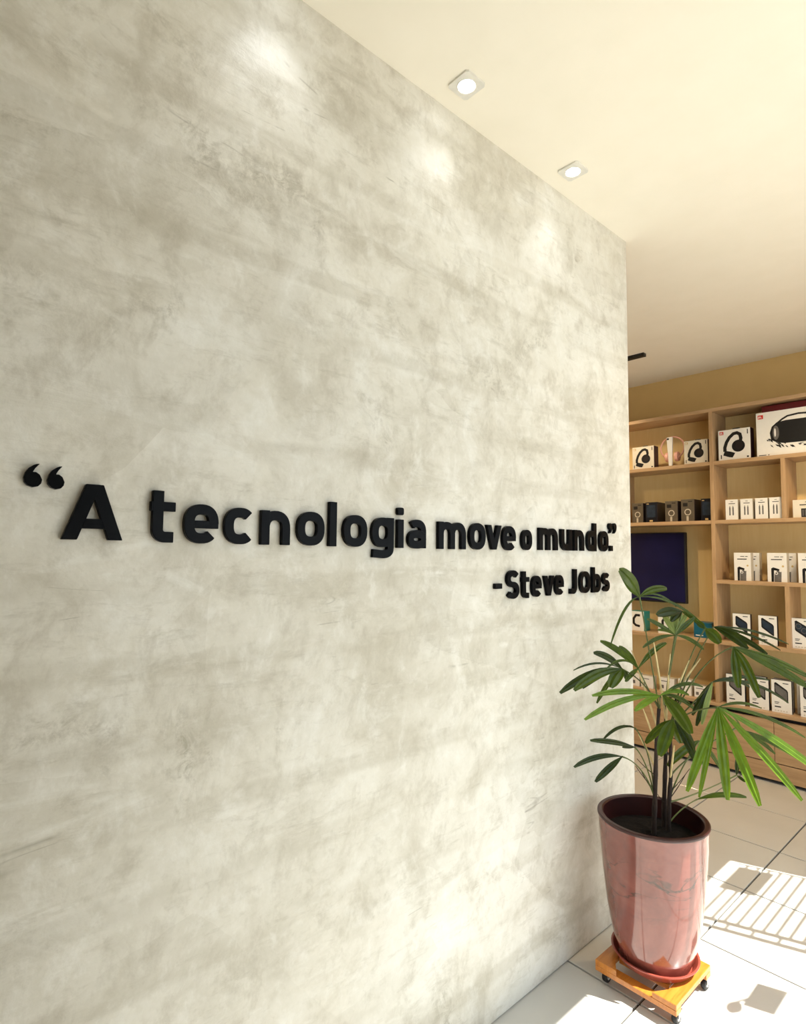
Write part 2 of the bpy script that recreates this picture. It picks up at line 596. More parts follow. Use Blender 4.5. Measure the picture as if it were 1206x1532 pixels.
tag(MB().box(-0.14, 0.0, Y_NEAR, WALL_END, 0.004, CEIL).build('wall_left', 'cement'),
    'burnished grey cement feature wall carrying the black quotation', None, None, 'structure')
tag(MB().box(X_FAR - 0.1, XF + 0.06, Y_NEAR - 0.1, Y_BACK + 0.12, CEIL, CEIL + 0.25).build('ceiling', 'ceiling'), 'cream painted flat ceiling', None, None, 'structure')
tag(MB().box(X_FAR - 0.1, XF + 0.06, Y_BACK, Y_BACK + 0.12, 0, CEIL).build('wall_back', 'shop_paint'), 'tan painted wall behind the shelving', None, None, 'structure')
tag(MB().box(X_FAR - 0.1, X_FAR, Y_NEAR, Y_BACK, 0, CEIL).build('wall_far', 'shop_paint'), 'tan painted wall at the far side of the shop', None, None, 'structure')
tag(MB().box(X_FAR - 0.1, XF + 0.06, Y_NEAR - 0.1, Y_NEAR, 0, CEIL).build('wall_near', 'plain_white'), 'white painted wall behind the viewer', None, None, 'structure')

# floor: dark grout bed carrying separate glazed tiles
fl = tag(MB().box(X_FAR, XF, Y_NEAR, Y_BACK, -0.06, -0.009).build('floor', 'grout'), 'pale glazed tile floor with dark joints', None, None, 'structure')
P, G, b = 0.4765, 0.0072, 0.0012
h = (P - G) / 2
tv = []
for z, e in ((-0.0095, 0.0), (-b, 0.0), (0.0, b)):
    tv += [(-h + e, -h + e, z), (h - e, -h + e, z), (h - e, h - e, z), (-h + e, h - e, z)]
tf = [(8, 9, 10, 11), (3, 2, 1, 0)]
for k in (0, 4):
    for i in range(4):
        j = (i + 1) % 4
        tf.append((k + i, k + j, k + 4 + j, k + 4 + i))
tme = bpy.data.meshes.new('tile')
tme.from_pydata(tv, [], tf)
tme.materials.append(MATS['tile'])
X0, Y0 = 0.256, 1.8735
flw = wloc(fl)
for i in range(-6, 3):
    for j in range(-7, 6):
        cx, cy = X0 + (i + 0.5) * P, Y0 + (j + 0.5) * P
        if cx - h > XF - 0.1 or cx + h < X_FAR or cy - h > Y_BACK or cy + h < Y_NEAR:
            continue
        t = bpy.data.objects.new('tile', tme)
        col.objects.link(t)
        t.parent = fl
        t.location = Vector((cx, cy, 0)) - flw

# street front on the right: pier, header, glazing and a steel grille outside (gives the sun its pattern on the floor)
GL0, GL1, GR1 = 0.72, 2.90, 3.595
wr = MB().box(XF, XF + 0.06, Y_NEAR, GL0, 0, CEIL).box(XF, XF + 0.06, GR1, Y_BACK, 0, CEIL).box(XF, XF + 0.06, GL0, GR1, 2.77, CEIL)
tag(wr.build('wall_right', 'plaster_outside'), 'plastered street wall with the shop window opening', None, None, 'structure')
wd = MB().box(XF, XF + 0.05, GL0, GL0 + 0.04, 0.0, 2.77).box(XF, XF + 0.05, GL0 + 0.04, GR1, 0.0, 0.05) \
    .box(XF, XF + 0.05, GL0 + 0.04, GR1, 2.755, 2.77).build('window_1', 'black_metal')
tag(wd, 'black framed shop window beside the feature wall', None, None, 'structure')
for y0, y1 in ((GL0 + 0.04, 1.70), (1.70, 2.95), (2.95, GR1)):
    MB().box(XF + 0.02, XF + 0.026, y0 + 0.002, y1 - 0.002, 0.05, 2.755).build('pane', 'glass', wd)
gr = thing('window_grille', (XF + 0.12, 3.3, 0.02), 'black steel bar grille outside the shop window', 'grille')
for y in (3.028, 2.972):
    MB().tube([(XF + 0.075, y, 0.02), (XF + 0.075, y, 2.74)], 0.013, 6).build('stile', 'black_metal', gr)
MB().tube([(XF + 0.075, 3.588, 0.02), (XF + 0.075, 3.588, 2.74)], 0.005, 6).build('stile', 'black_metal', gr)
for k in range(18):
    z = 0.12 + k * 0.148
    MB().tube([(XF + 0.075, 2.972, z), (XF + 0.075, 3.028, z)], 0.006, 5).build('tie', 'black_metal', gr)
for k in range(36):
    z = 0.08 + k * 0.074
    MB().tube([(XF + 0.075, 3.028, z), (XF + 0.075, 3.588, z)], 0.0062, 5).build('bar', 'black_metal', gr)
sg = thing('grille_plate', (XF + 0.12, 3.42, 2.46), 'grey metal plate fixed to the window grille', 'plate')
MB().box(XF + 0.082, XF + 0.087, 3.31, 3.56, 2.50, 2.73).build('plate', 'grey_metal', sg)
hs = thing('hanging_sign', (XF + 0.01, 2.6, 1.9), 'small board hung on the shop window glass', 'sign')
MB().box(XF - 0.012, XF - 0.006, 2.52, 2.66, 1.86, 2.0).build('board', 'grey_metal', hs)
MB().lathe([(0.028, 0.0), (0.034, 0.006), (0.02, 0.016)], 16, (XF + 0.002, 2.50, 2.06), 'x').build('suction_cup', 'black_rubber', hs)
MB().tube([(XF - 0.009, 2.50, 2.06), (XF - 0.009, 2.56, 2.0)], 0.004, 5).build('cord', 'black_rubber', hs)
tag(MB().box(XF + 0.06, 30, -20, 25, -0.12, -0.05).build('ground', 'pavement'), 'grey pavement outside', None, None, 'structure')


# ------------------------------------------------------------------ quotation letters
T = 0.013


def glyph(mb, ch, u, v, w, hh, s, mp=YZ, t=T):
    """draw one letter with its lower left corner at (u,v), width w, height hh, stem s"""
    cnt = [0]

    def nd():           # each stroke of a letter lies a hair prouder than the last, so that no two faces coincide
        cnt[0] += 1
        return 0.0006 + 0.0001 * cnt[0], t - 0.00035 * cnt[0]
    S = lambda pts, closed=False, ww=None: mb.stroke([(u + a, v + b_) for a, b_ in pts], ww or s, *nd(), mp, closed)
    Pg = lambda pts: mb.poly([(u + a, v + b_) for a, b_ in pts], *nd(), mp)
    R = lambda a, b_, c, d: Pg([(a, b_), (c, b_), (c, d), (a, d)])
    E = 2.5
    hs_ = s * 0.86          # horizontals a little thinner

    def ring(x0, x1, y0, y1, t0=0, t1=360, n=32):
        pts = arc((x0 + x1) / 2, (y0 + y1) / 2, (x1 - x0 - s) / 2, (y1 - y0 - s) / 2, t0, t1, n, E)
        if t1 - t0 >= 360:
            S(pts[:-1], True)
        else:
            S(pts)

    def arch(x0, x1, top):
        a = (x1 - x0 - s) / 2
        bb = min(0.42 * top, a * 1.15)
        S(arc(x0 + s / 2 + a, top - s / 2 - bb, a, bb, 168, 0, 14, 2.4) + [(x1 - s / 2, 0)])
    if ch == 'o':
        ring(0, w, 0, hh)
    elif ch == 'e':
        ring(0, w, 0, hh, 0, 318, 32)
        yb = hh * 0.5
        R(s * 0.6, yb - hs_ * 0.5, w - 0.0003, yb + hs_ * 0.36)
    elif ch == 'c':
        ring(0, w, 0, hh, 44, 316, 30)
    elif ch == 'n':
        R(0, 0, s, hh); arch(0, w, hh)
    elif ch == 'u':
        R(w - s, 0, w, hh)
        a = (w - s) / 2; bb = min(0.42 * hh, a * 1.15)
        S([(s / 2, hh)] + arc(w / 2, s / 2 + bb, a, bb, 180, 348, 14, 2.4))
    elif ch == 'm':
        R(0, 0, s, hh)
        k = (w + s) / 2
        arch(0, k, hh); arch(k - s, w, hh)
    elif ch == 'l':
        R(0, 0, w, hh)
    elif ch == 'i':
        R(0, 0, w, hh * 0.70)
        x = arc(w / 2, hh * 0.9, w * 0.52, hh * 0.095, 0, 360, 20, 4.0)[:-1]
        Pg(x)
    elif ch == 't':
        st = w * 0.27
        bb = hh * 0.14
        S([(st + s * 0.05, hh), (st + s * 0.05, s * 0.5 + bb)] + arc(st + s * 0.05 + bb * 1.05, s * 0.44 + bb, bb * 1.05, bb, 190, 270, 8) + [(w * 0.94, s * 0.44)])
        R(0, hh * 0.60, w, hh * 0.60 + hs_ * 1.02)
    elif ch == 'g':
        dd = hh * 0.27
        xh = hh - dd
        pts = arc(w / 2, dd + xh / 2, (w - s) / 2, (xh - s) / 2, 0, 360, 32, E)
        S(pts[:-1], True)
        R(w - s, dd * 0.9, w, hh)
        S([(w - s / 2, dd * 1.2)] + arc(w * 0.48, s / 2 + dd * 0.52, w * 0.52 - s / 2, dd * 0.52, 0, -92, 10, 2.4) + [(w * 0.06, s * 0.62)])
    elif ch == 'a':
        bb = hh * 0.62
        pts = arc(w / 2, bb / 2, (w - s) / 2, (bb - s * 0.9) / 2, 0, 360, 28, E)
        S(pts[:-1], True)
        a = (w - s) / 2
        S(arc(w / 2, hh - s / 2 - hh * 0.30, a, hh * 0.30, 138, 0, 14, 2.5) + [(w - s / 2, 0)])
    elif ch == 'v':
        k = s * 1.02
        Pg([(0, hh), (k, hh), (w / 2 + k * 0.5, 0), (w / 2 - k * 0.52, 0)])
        Pg([(w - k, hh), (w, hh), (w / 2 + k * 0.52, 0), (w / 2 - k * 0.5, 0)])
    elif ch == 'd':
        ring(0, w, 0, hh * 0.735); R(w - s, 0, w, hh)
    elif ch == 'b':
        ring(0, w, 0, hh * 0.735); R(0, 0, s, hh)
    elif ch == 'A':
        Pg([(0, 0), (0.245 * w, 0), (0.60 * w, hh), (0.355 * w, hh)])
        Pg([(w, 0), (0.755 * w, 0), (0.40 * w, hh), (0.645 * w, hh)])
        Pg([(0.2 * w, 0.2 * hh), (0.8 * w, 0.2 * hh), (0.74 * w, 0.38 * hh), (0.26 * w, 0.38 * hh)])
    elif ch in 'Ss':
        bb = (hh - s) / 4
        a = (w - s) / 2
        S(arc(w / 2, hh - s / 2 - bb, a, bb, 28, 270, 16, 2.2)[:-1] + arc(w / 2, s / 2 + bb, a, bb, 90, -152, 16, 2.2))
    elif ch == 'J':
        bb = hh * 0.2
        S([(w - s / 2, hh), (w - s / 2, s / 2 + bb)] + arc(w * 0.42, s / 2 + bb, w * 0.58 - s / 2, bb, 0, -90, 8, 2.2) + [(0, s * 0.55)])
    elif ch in '-.':
        R(0, 0, w, hh)
    elif ch in 'qQ':
        O = [(.83, 1.0), (.60, .80), (.47, .63), (.66, .64), (.86, .54), (1.0, .33), (.95, .17), (.80, .05), (.52, 0), (.24, .06), (.06, .2),
             (0, .38), (.08, .6), (.26, .80), (.50, .93), (.66, .98)]
        if ch == 'Q':
            O = [(1 - a, 1 - b_) for a, b_ in O]
        Pg([(a * w, b_ * hh) for a, b_ in O])


ROW1 = [
    ('q', 0.179, 0.207, 1.529, 1.571, 'first of the two black opening quotation marks, leftmost on the wall'),
    ('q', 0.215, 0.242, 1.528, 1.570, 'second of the two black opening quotation marks, nearer the letter A'),
    ('A', 0.241, 0.344, 1.439, 1.542, 'black capital letter A after the opening quotation marks'),
    ('t', 0.394, 0.443, 1.438, 1.540, 'black letter t that starts the word tecnologia'),
    ('e', 0.461, 0.535, 1.436, 1.518, 'black letter e in the word tecnologia'),
    ('c', 0.548, 0.621, 1.436, 1.516, 'black letter c in the word tecnologia'),
    ('n', 0.635, 0.710, 1.436, 1.514, 'black letter n in the word tecnologia'),
    ('o', 0.729, 0.806, 1.436, 1.517, 'black letter o between n and l in tecnologia'),
    ('l', 0.820, 0.842, 1.435, 1.545, 'tall black letter l in the word tecnologia'),
    ('o', 0.863, 0.939, 1.435, 1.516, 'black letter o between l and g in tecnologia'),
    ('g', 0.955, 1.030, 1.406, 1.514, 'black letter g with hanging tail in tecnologia'),
    ('i', 1.044, 1.066, 1.434, 1.545, 'black dotted letter i in the word tecnologia'),
    ('a', 1.083, 1.152, 1.434, 1.514, 'black letter a that ends the word tecnologia'),
    ('m', 1.202, 1.321, 1.433, 1.513, 'black letter m that starts the word move'),
    ('o', 1.337, 1.412, 1.433, 1.515, 'black letter o in the word move'),
    ('v', 1.418, 1.492, 1.434, 1.512, 'black letter v in the word move'),
    ('e', 1.497, 1.567, 1.432, 1.512, 'black letter e that ends the word move'),
    ('o', 1.600, 1.657, 1.434, 1.503, 'small black letter o standing alone between move and mundo'),
    ('m', 1.699, 1.814, 1.435, 1.513, 'black letter m that starts the word mundo'),
    ('u', 1.834, 1.905, 1.435, 1.513, 'black letter u in the word mundo'),
    ('n', 1.921, 1.990, 1.435, 1.513, 'black letter n in the word mundo'),
    ('d', 2.012, 2.080, 1.434, 1.543, 'tall black letter d in the word mundo'),
    ('o', 2.103, 2.171, 1.434, 1.515, 'black letter o that ends the word mundo'),
    ('.', 2.186, 2.205, 1.436, 1.458, 'small square black full stop after mundo'),
    ('Q', 2.178, 2.203, 1.507, 1.549, 'first of the two black closing quotation marks, above the full stop'),
    ('Q', 2.212, 2.237, 1.507, 1.550, 'second of the two black closing quotation marks, nearest the wall end'),
]
ROW2 = [
    ('-', 1.460, 1.494, 1.309, 1.326, 'black dash before the name in the second line'),
    ('S', 1.520, 1.585, 1.274, 1.367, 'black capital letter S in the second line'),
    ('t', 1.600, 1.641, 1.274, 1.363, 'black letter t after the capital S, second line'),
    ('e', 1.656, 1.712, 1.275, 1.347, 'black letter e between t and v, second line'),
    ('v', 1.727, 1.788, 1.276, 1.346, 'black letter v in the second line'),
    ('e', 1.795, 1.849, 1.276, 1.347, 'black letter e before the gap, second line'),
    ('J', 1.894, 1.936, 1.276, 1.367, 'black capital letter J in the second line'),
    ('o', 1.958, 2.031, 1.276, 1.358, 'black letter o after the capital J, second line'),
    ('b', 2.047, 2.108, 1.275, 1.373, 'tall black letter b in the second line'),
    ('s', 2.124, 2.176, 1.276, 1.350, 'black letter s that ends the second line'),
]
for rows, s0 in ((ROW1, 0.0215), (ROW2, 0.0185)):
    for ch, y0, y1, z0, z1, lab in rows:
        mb = MB()
        s = s0
        if ch == 'o' and z1 - z0 < 0.072:
            s = 0.018
        glyph(mb, ch, y0, z0, y1 - y0, z1 - z0, s)
        nm = {'q': 'opening_quotation_mark', 'Q': 'closing_quotation_mark', '-': 'dash_mark', '.': 'full_stop_mark'}.get(ch, 'wall_letter')
        tag(mb.build(nm, 'letter', bevel=0.0009), lab, 'punctuation' if ch in 'qQ-.' else 'letter', 'raised black letters of the wall quotation')


# ------------------------------------------------------------------ ceiling downlights
def downlight(x, y, label):
    t = thing('recessed_downlight', (x, y, CEIL - 0.01), label, 'ceiling light', 'square recessed downlights along the wall')
    a, r = 0.041, 0.029
    n = 32
    # square plate with a round hole
    mb = MB()
    vs_, fs = [], []
    for k in range(n):
        th = 2 * math.pi * (k + 0.5) / n
        c, s = math.cos(th), math.sin(th)
        m_ = max(abs(c), abs(s))
        for z in (CEIL - 0.006, CEIL - 0.0005):
            vs_.append((x + a * c / m_, y + a * s / m_, z)); vs_.append((x + r * c, y + r * s, z))
    for k in range(n):
        j = (k + 1) % n
        A, B = 4 * k, 4 * j
        fs += [(A, B, B + 1, A + 1), (A + 2, A + 3, B + 3, B + 2), (A, A + 2, B + 2, B), (A + 1, B + 1, B + 3, A + 3)]
    # corners
    mb.add(vs_, fs)
    mb.build('frame', 'white_metal', t)
    MB().lathe([(r, -0.0055), (r * 0.93, -0.0075), (r * 0.84, -0.006), (r * 0.80, -0.001)], 32, (x, y, CEIL), 'z').build('reflector_ring', 'white_metal', t, True)
    MB().lathe([(r * 0.80, -0.0075), (r * 0.78, -0.0085), (0.004, -0.0095)], 28, (x, y, CEIL), 'z').build('led_disc', 'led_cool', t, True)
    l = spot('downlight_beam', (x, y, CEIL - 0.03), (x - 0.055, y, 0.6), 0.85, 90, 1.0, (0.88, 0.93, 1.0), 0.025)
    return t


downlight(0.104, 1.213, 'square white recessed downlight nearest the viewer, above the letters')
downlight(0.105, 1.783, 'square white recessed downlight nearer the far end of the wall')
downlight(0.104, 0.643, 'square white recessed downlight past the top edge of the picture')

# black ceiling track over the shop floor with warm spots
tr = thing('ceiling_track', (-1.2, 3.82, CEIL - 0.03), 'slim black track light on the ceiling behind the wall end', 'track light')
MB().box(-2.0, -0.602, 3.80, 3.838, CEIL - 0.022, CEIL - 0.0005).build('rail', 'black_metal', tr)
for x in (-1.0, -1.55):
    hd = MB().tube([(x, 3.82, CEIL - 0.022), (x, 3.82, CEIL - 0.06), (x, 3.86, CEIL - 0.14)], [0.01, 0.028, 0.032], 14).build('spot_head', 'black_metal', tr, True)
    spot('track_beam', (x, 3.875, CEIL - 0.17), (x, 4.5, 1.3), 4.5, 100, 0.8, (1.0, 0.80, 0.55), 0.03)
for x, y in ((0.78, 3.45), (-1.5, 2.7)):  # unseen lamps, added to warm the back ceiling, far floor and shelves
    t = thing('fill_downlight', (x, y, CEIL - 0.01), ('added warm fill lamp behind the feature wall, unseen' if x < 0 else 'added warm fill lamp nearer the shop window, unseen'), 'ceiling light', 'added warm fill lamps')
    MB().lathe([(0.05, -0.0005), (0.05, -0.006), (0.04, -0.008), (0.036, -0.003)], 24, (x, y, CEIL), 'z').build('ring', 'white_metal', t, True)
    MB().lathe([(0.034, -0.002), (0.034, -0.007), (0.004, -0.0075)], 20, (x, y, CEIL), 'z').build('led_disc', 'led_warm', t, True)
    spot('downlight_beam', (x, y, CEIL - 0.03), (x, y, 0.0), 21.0, 150, 0.6, (1.0, 0.76, 0.47), 0.04)

# ------------------------------------------------------------------ shelving
TH = 0.025
SX0, SX1 = -1.9, 1.3
sh = thing('shelf_unit', (-0.35, (SHELF_F + SHELF_B) / 2, 0.0), 'tall light oak shelf unit full of boxed gadgets along the back wall', 'shelf unit')
PX = (-0.362, -0.337)
Bx = lambda n, mt, *a: MB().box(*a).build(n, mt, sh, bevel=0.0012)
TOPS = [2.445, 2.072, 1.665, 1.258, 0.850, 0.437]
Bx('back_panel', 'back', SX0, SX1, SHELF_B, SHELF_B + 0.012, 0.0, 2.445)
Bx('top_board', 'oak', SX0, SX1, SHELF_F, SHELF_B, 2.42, 2.445)
for z in TOPS[1:5]:
    if z != 1.258:
        Bx('shelf_board', 'oak', SX0, PX[0], SHELF_F + 0.002, SHELF_B, z - TH, z)
    Bx('shelf_board', 'oak', PX[1], SX1, SHELF_F + 0.002, SHELF_B, z - TH, z)
Bx('counter_board', 'oak', SX0, SX1, SHELF_F - 0.012, SHELF_B, 0.437 - 0.022, 0.437)
Bx('upright', 'oak_up', PX[0], PX[1], SHELF_F, SHELF_B, 0.437, 2.42)
for x, rows in ((0.063, ((1.665, 2.047), (0.850, 1.233))), (0.488, ((1.665, 2.047), (1.258, 1.64))), (-1.052, ((1.665, 2.047),))):
    for a, c in rows:
        Bx('divider', 'oak_up', x, x + TH, SHELF_F + 0.002, SHELF_B, a, c)
Bx('end_panel', 'oak_up', SX0 - TH, SX0, SHELF_F, SHELF_B, 0, 2.445)
Bx('end_panel', 'oak_up', SX1, SX1 + TH, SHELF_F, SHELF_B, 0, 2.445)
# drawer run with a dark finger gap
Bx('drawer_carcass', 'black_metal', SX0, SX1, SHELF_F + 0.03, SHELF_B, 0.03, 0.415)
for k in range(4):
    x0 = -0.021 + (k - 2) * 0.62
    Bx('drawer_front', 'oak', max(x0, SX0) + 0.0015, x0 + 0.62 - 0.0015, SHELF_F, SHELF_F + 0.02, 0.130, 0.390)
Bx('plinth', 'oak', SX0, SX1, SHELF_F, SHELF_F + 0.018, 0.022, 0.124)

# television hung in the open bay on the left
tvt = thing('television', (-1.06, 4.45, 1.07), 'flat black television with dark blue glossy screen hung in the shelf bay', 'television')
MB().cbox(-1.53, -0.600, 4.40, 4.44, 1.068, 1.592, 0.004).build('housing', 'black_metal', tvt)
MB().box(-1.522, -0.608, 4.3965, 4.3998, 1.080, 1.584).build('screen', 'screen', tvt)
MB().box(-1.25, -0.88, 4.44, 4.4995, 1.2, 1.45).build('wall_bracket', 'black_metal', tvt)


# ------------------------------------------------------------------ boxed goods
def text_mesh(body, size, x, y, z, mat, parent, align='LEFT'):
    cu = bpy.data.curves.new('lettering', 'FONT')
    cu.body = body; cu.size = size; cu.align_x = align; cu.offset = size * 0.02; cu.extrude = 0.0002
    o = bpy.data.objects.new('lettering_tmp', cu)
    col.objects.link(o)
    dg = bpy.context.evaluated_depsgraph_get()
    me = bpy.data.meshes.new_from_object(o.evaluated_get(dg))
    col.objects.unlink(o); bpy.data.objects.remove(o)
    org = wloc(parent)
    for v_ in me.vertices:
        a, c, d = v_.co
        v_.co = (x + a - org.x, y - d - org.y, z + c - org.z)
    me.materials.clear(); me.materials.append(MATS[mat])
    t = bpy.data.objects.new('lettering', me)
    col.objects.link(t); t.parent = parent
    return t


def flat(parent, name, mat, y, fn, lift=0.0006):
    mb = MB(); fn(mb, XZ(y), 0.0001, lift)
    return mb.build(name, mat, parent)


def rects(*rs):
    def fn(mb, mp, d0, d1):
        for x0, x1, z0, z1 in rs:
            mb.poly([(x0, z0), (x1, z0), (x1, z1), (x0, z1)], d0, d1, mp)
    return fn


def carton(t, x0, x1, yf, dep, z0, h, front, side, lid=None):
    """printed carton: body in the side colour plus a front sheet"""
    MB().box(x0, x1, yf + 0.0008, yf + dep, z0, z0 + h).build('carton', side, t, bevel=0.0008)
    MB().box(x0 + 0.0004, x1 - 0.0004, yf, yf + 0.0008, z0 + 0.0004, z0 + h - 0.0004).build('front_sheet', front, t)


def headphone_print(t, x, y, z, w, h):
    """over-ear headphones pictured at an angle"""
    def band(mb, mp, d0, d1):
        pts = [(x + w * a, z + h * c) for a, c in ((.20, .28), (.20, .42), (.26, .60), (.36, .76), (.50, .88), (.62, .90), (.72, .84), (.75, .70), (.72, .56))]
        n = len(pts)
        # smooth the band
        sm = []
        for i in range(n - 1):
            for k in range(4):
                f = k / 4
                sm.append((pts[i][0] * (1 - f) + pts[i + 1][0] * f, pts[i][1] * (1 - f) + pts[i + 1][1] * f))
        sm.append(pts[-1])
        mb.stroke(sm, w * 0.115, d0, d1, mp)
    def cups(mb, mp, d0, d1):
        mb.poly(arc(x + w * .66, z + h * .44, w * .22, h * .21, 0, 360, 24)[:-1], d0, d1 + 0.0003, mp)
        mb.poly([(x + w * a, z + h * c) for a, c in ((.14, .15), (.20, .31), (.40, .26), (.55, .20), (.46, .05), (.34, .07))], d0, d1 + 0.0003, mp)
    def shade(mb, mp, d0, d1):
        mb.poly(arc(x + w * .68, z + h * .45, w * .12, h * .12, 0, 360, 20)[:-1], d0, d1 + 0.0006, mp)
    flat(t, 'picture_headband', 'ink_black', y, band)
    flat(t, 'picture_ear_cups', 'ink_black', y, cups)
    flat(t, 'picture_ear_plate', 'card_dark', y, shade)


def headphone_box(x0, x1, yf, z0, h, dep, label, tone='card_white', logo='ink_red'):
    t = thing('headphone_box', ((x0 + x1) / 2, yf + dep / 2, z0), label, 'box', 'headphone boxes on the top shelf')
    carton(t, x0, x1, yf, dep, z0, h, tone, 'card_purple')
    w = x1 - x0
    headphone_print(t, x0 + w * 0.02, yf, z0 + h * 0.04, w * 0.92, h * 0.92)
    flat(t, 'logo_patch', logo, yf, rects((x0 + w * .04, x0 + w * .17, z0 + h * .85, z0 + h * .95)))
    text_mesh('JBL', h * 0.075, x0 + w * .052, yf - 0.0009, z0 + h * .873, 'ink_white', t)
    flat(t, 'small_print', 'ink_black', yf, rects((x0 + w * .90, x0 + w * .93, z0 + h * .80, z0 + h * .95), (x0 + w * .07, x0 + w * .10, z0 + h * .07, z0 + h * .20), (x0 + w * .88, x0 + w * .94, z0 + h * .05, z0 + h * .10)))
    xc = x0 + w * 0.52
    MB().poly([(xc - w * .13, z0 + h), (xc + w * .13, z0 + h), (xc + w * .11, z0 + h * 1.06), (xc - w * .11, z0 + h * 1.06)], -0.04, -0.03, XZ(yf)).build('hang_tab', 'card_dark', t)
    return t


headphone_box(-0.932, -0.765, 4.285, 2.072, 0.172, 0.075, 'small headphone box left of the pink headphones, nearest the cement wall', 'card_cream', 'ink_gold')
headphone_box(-0.545, -0.383, 4.285, 2.072, 0.170, 0.055, 'small headphone box between the pink headphones and the shelf upright', 'card_cream', 'ink_gold')
headphone_box(-0.313, -0.113, 4.285, 2.072, 0.212, 0.07, 'larger white headphone box with red logo beside the big speaker carton', 'card_white', 'ink_red')

# pink headphones resting on a white display stand
pk = thing('headphone_stand', (-0.65, 4.33, 2.072), 'slim white display stand carrying pink headphones on the top shelf', 'stand')
MB().poly([(-0.668, 2.078), (-0.646, 2.078), (-0.640, 2.295), (-0.682, 2.295)], -0.012, 0.0, XZ(4.315)).build('pillar', 'card_white', pk)
MB().cbox(-0.70, -0.61, 4.295, 4.375, 2.0721, 2.079, 0.002).build('foot', 'card_white', pk)
MB().poly([(-0.679, 2.275), (-0.664, 2.275), (-0.664, 2.288), (-0.679, 2.288)], 0.0, 0.0006, XZ(4.315)).build('logo_patch', 'ink_black', pk)
hp = thing('headphones', (-0.65, 4.35, 2.13), 'pink over-ear headphones hanging on the white display stand', 'headphones')
hb = [(a, 4.345, c) for a, c in arc(-0.653, 2.218, 0.086, 0.082, -62, 242, 36)]
MB().tube(hb, 0.006, 8).build('headband', 'pink_plastic', hp, True)
for sx in (-1, 1):
    cx = -0.653 + sx * 0.034
    MB().lathe([(0.018, -0.014), (0.034, -0.011), (0.037, 0.0), (0.034, 0.011), (0.018, 0.014)], 20, (cx, 4.345, 2.150), 'x').build('ear_cup', 'pink_plastic', hp, True)

# big speaker carton with the dark red box behind it
sb = thing('speaker_box', (0.15, 4.38, 2.072), 'large white carton printed with a black portable speaker at the right picture edge', 'box')
x0, x1, yf, z0, hh_ = -0.074, 0.42, 4.275, 2.072, 0.292
carton(sb, x0, x1, yf, 0.15, z0, hh_, 'card_white', 'card_purple')
flat(sb, 'logo_patch', 'ink_red', yf, rects((x0 + .010, x0 + .042, z0 + .250, z0 + .276)))
text_mesh('JBL', 0.0175, x0 + .0125, yf - 0.0009, z0 + .257, 'ink_white', sb)


def spk(mb, mp, d0, d1):
    mb.poly([(x0 + a, z0 + c) for a, c in ((.085, .105), (.078, .150), (.090, .190), (.118, .215), (.17, .222), (.30, .222), (.36, .214), (.39, .185), (.395, .13), (.37, .085), (.30, .072), (.16, .075), (.115, .085))], d0, d1, mp)
flat(sb, 'picture_speaker_body', 'ink_black', yf, spk)
flat(sb, 'picture_speaker_cone', 'ink_grey', yf, lambda mb, mp, d0, d1: mb.poly(arc(x0 + .113, z0 + .148, .018, .046, 0, 360, 24)[:-1], d0, d1 + 0.0004, mp))
flat(sb, 'picture_speaker_cone_highlight', 'ink_white', yf, lambda mb, mp, d0, d1: mb.poly(arc(x0 + .108, z0 + .150, .005, .028, 0, 360, 16)[:-1], d0, d1 + 0.0007, mp))
flat(sb, 'picture_handle', 'ink_black', yf, lambda mb, mp, d0, d1: mb.stroke([(x0 + .125, z0 + .212), (x0 + .15, z0 + .232), (x0 + .18, z0 + .248), (x0 + .24, z0 + .255), (x0 + .30, z0 + .25), (x0 + .35, z0 + .22)], .011, d0, d1, mp))


def splash(mb, mp, d0, d1):
    rr = random.Random(3)
    for k in range(46):
        a = rr.uniform(0.055, 0.40); c = rr.uniform(0.045, 0.09) + (0.03 if a < 0.1 else 0)
        l = rr.uniform(.010, .035); an = math.radians(rr.uniform(-60, -15)) if a < .2 else math.radians(rr.uniform(-30, 30))
        q = (math.cos(an) * l, math.sin(an) * l)
        w_ = rr.uniform(.0015, .0045)
        mb.poly([(x0 + a, z0 + c), (x0 + a + q[0] / 2 + w_, z0 + c + q[1] / 2 + w_), (x0 + a + q[0], z0 + c + q[1]), (x0 + a + q[0] / 2 - w_, z0 + c + q[1] / 2 - w_)], d0, d1 + 0.0002, mp)
flat(sb, 'picture_splash', 'ink_black', yf, splash)
flat(sb, 'small_print', 'ink_grey', yf, rects((x0 + .012, x0 + .055, z0 + .006, z0 + .012), (x0 + .065, x0 + .072, z0 + .006, z0 + .012)))
rb = thing('red_box', (0.2, 4.37, 2.3642), 'flat dark red box lying on top of the white speaker carton', 'box')
MB().box(-0.05, 0.41, 4.312, 4.42, 2.3642, 2.412).build('carton', 'card_red', rb, bevel=0.001)

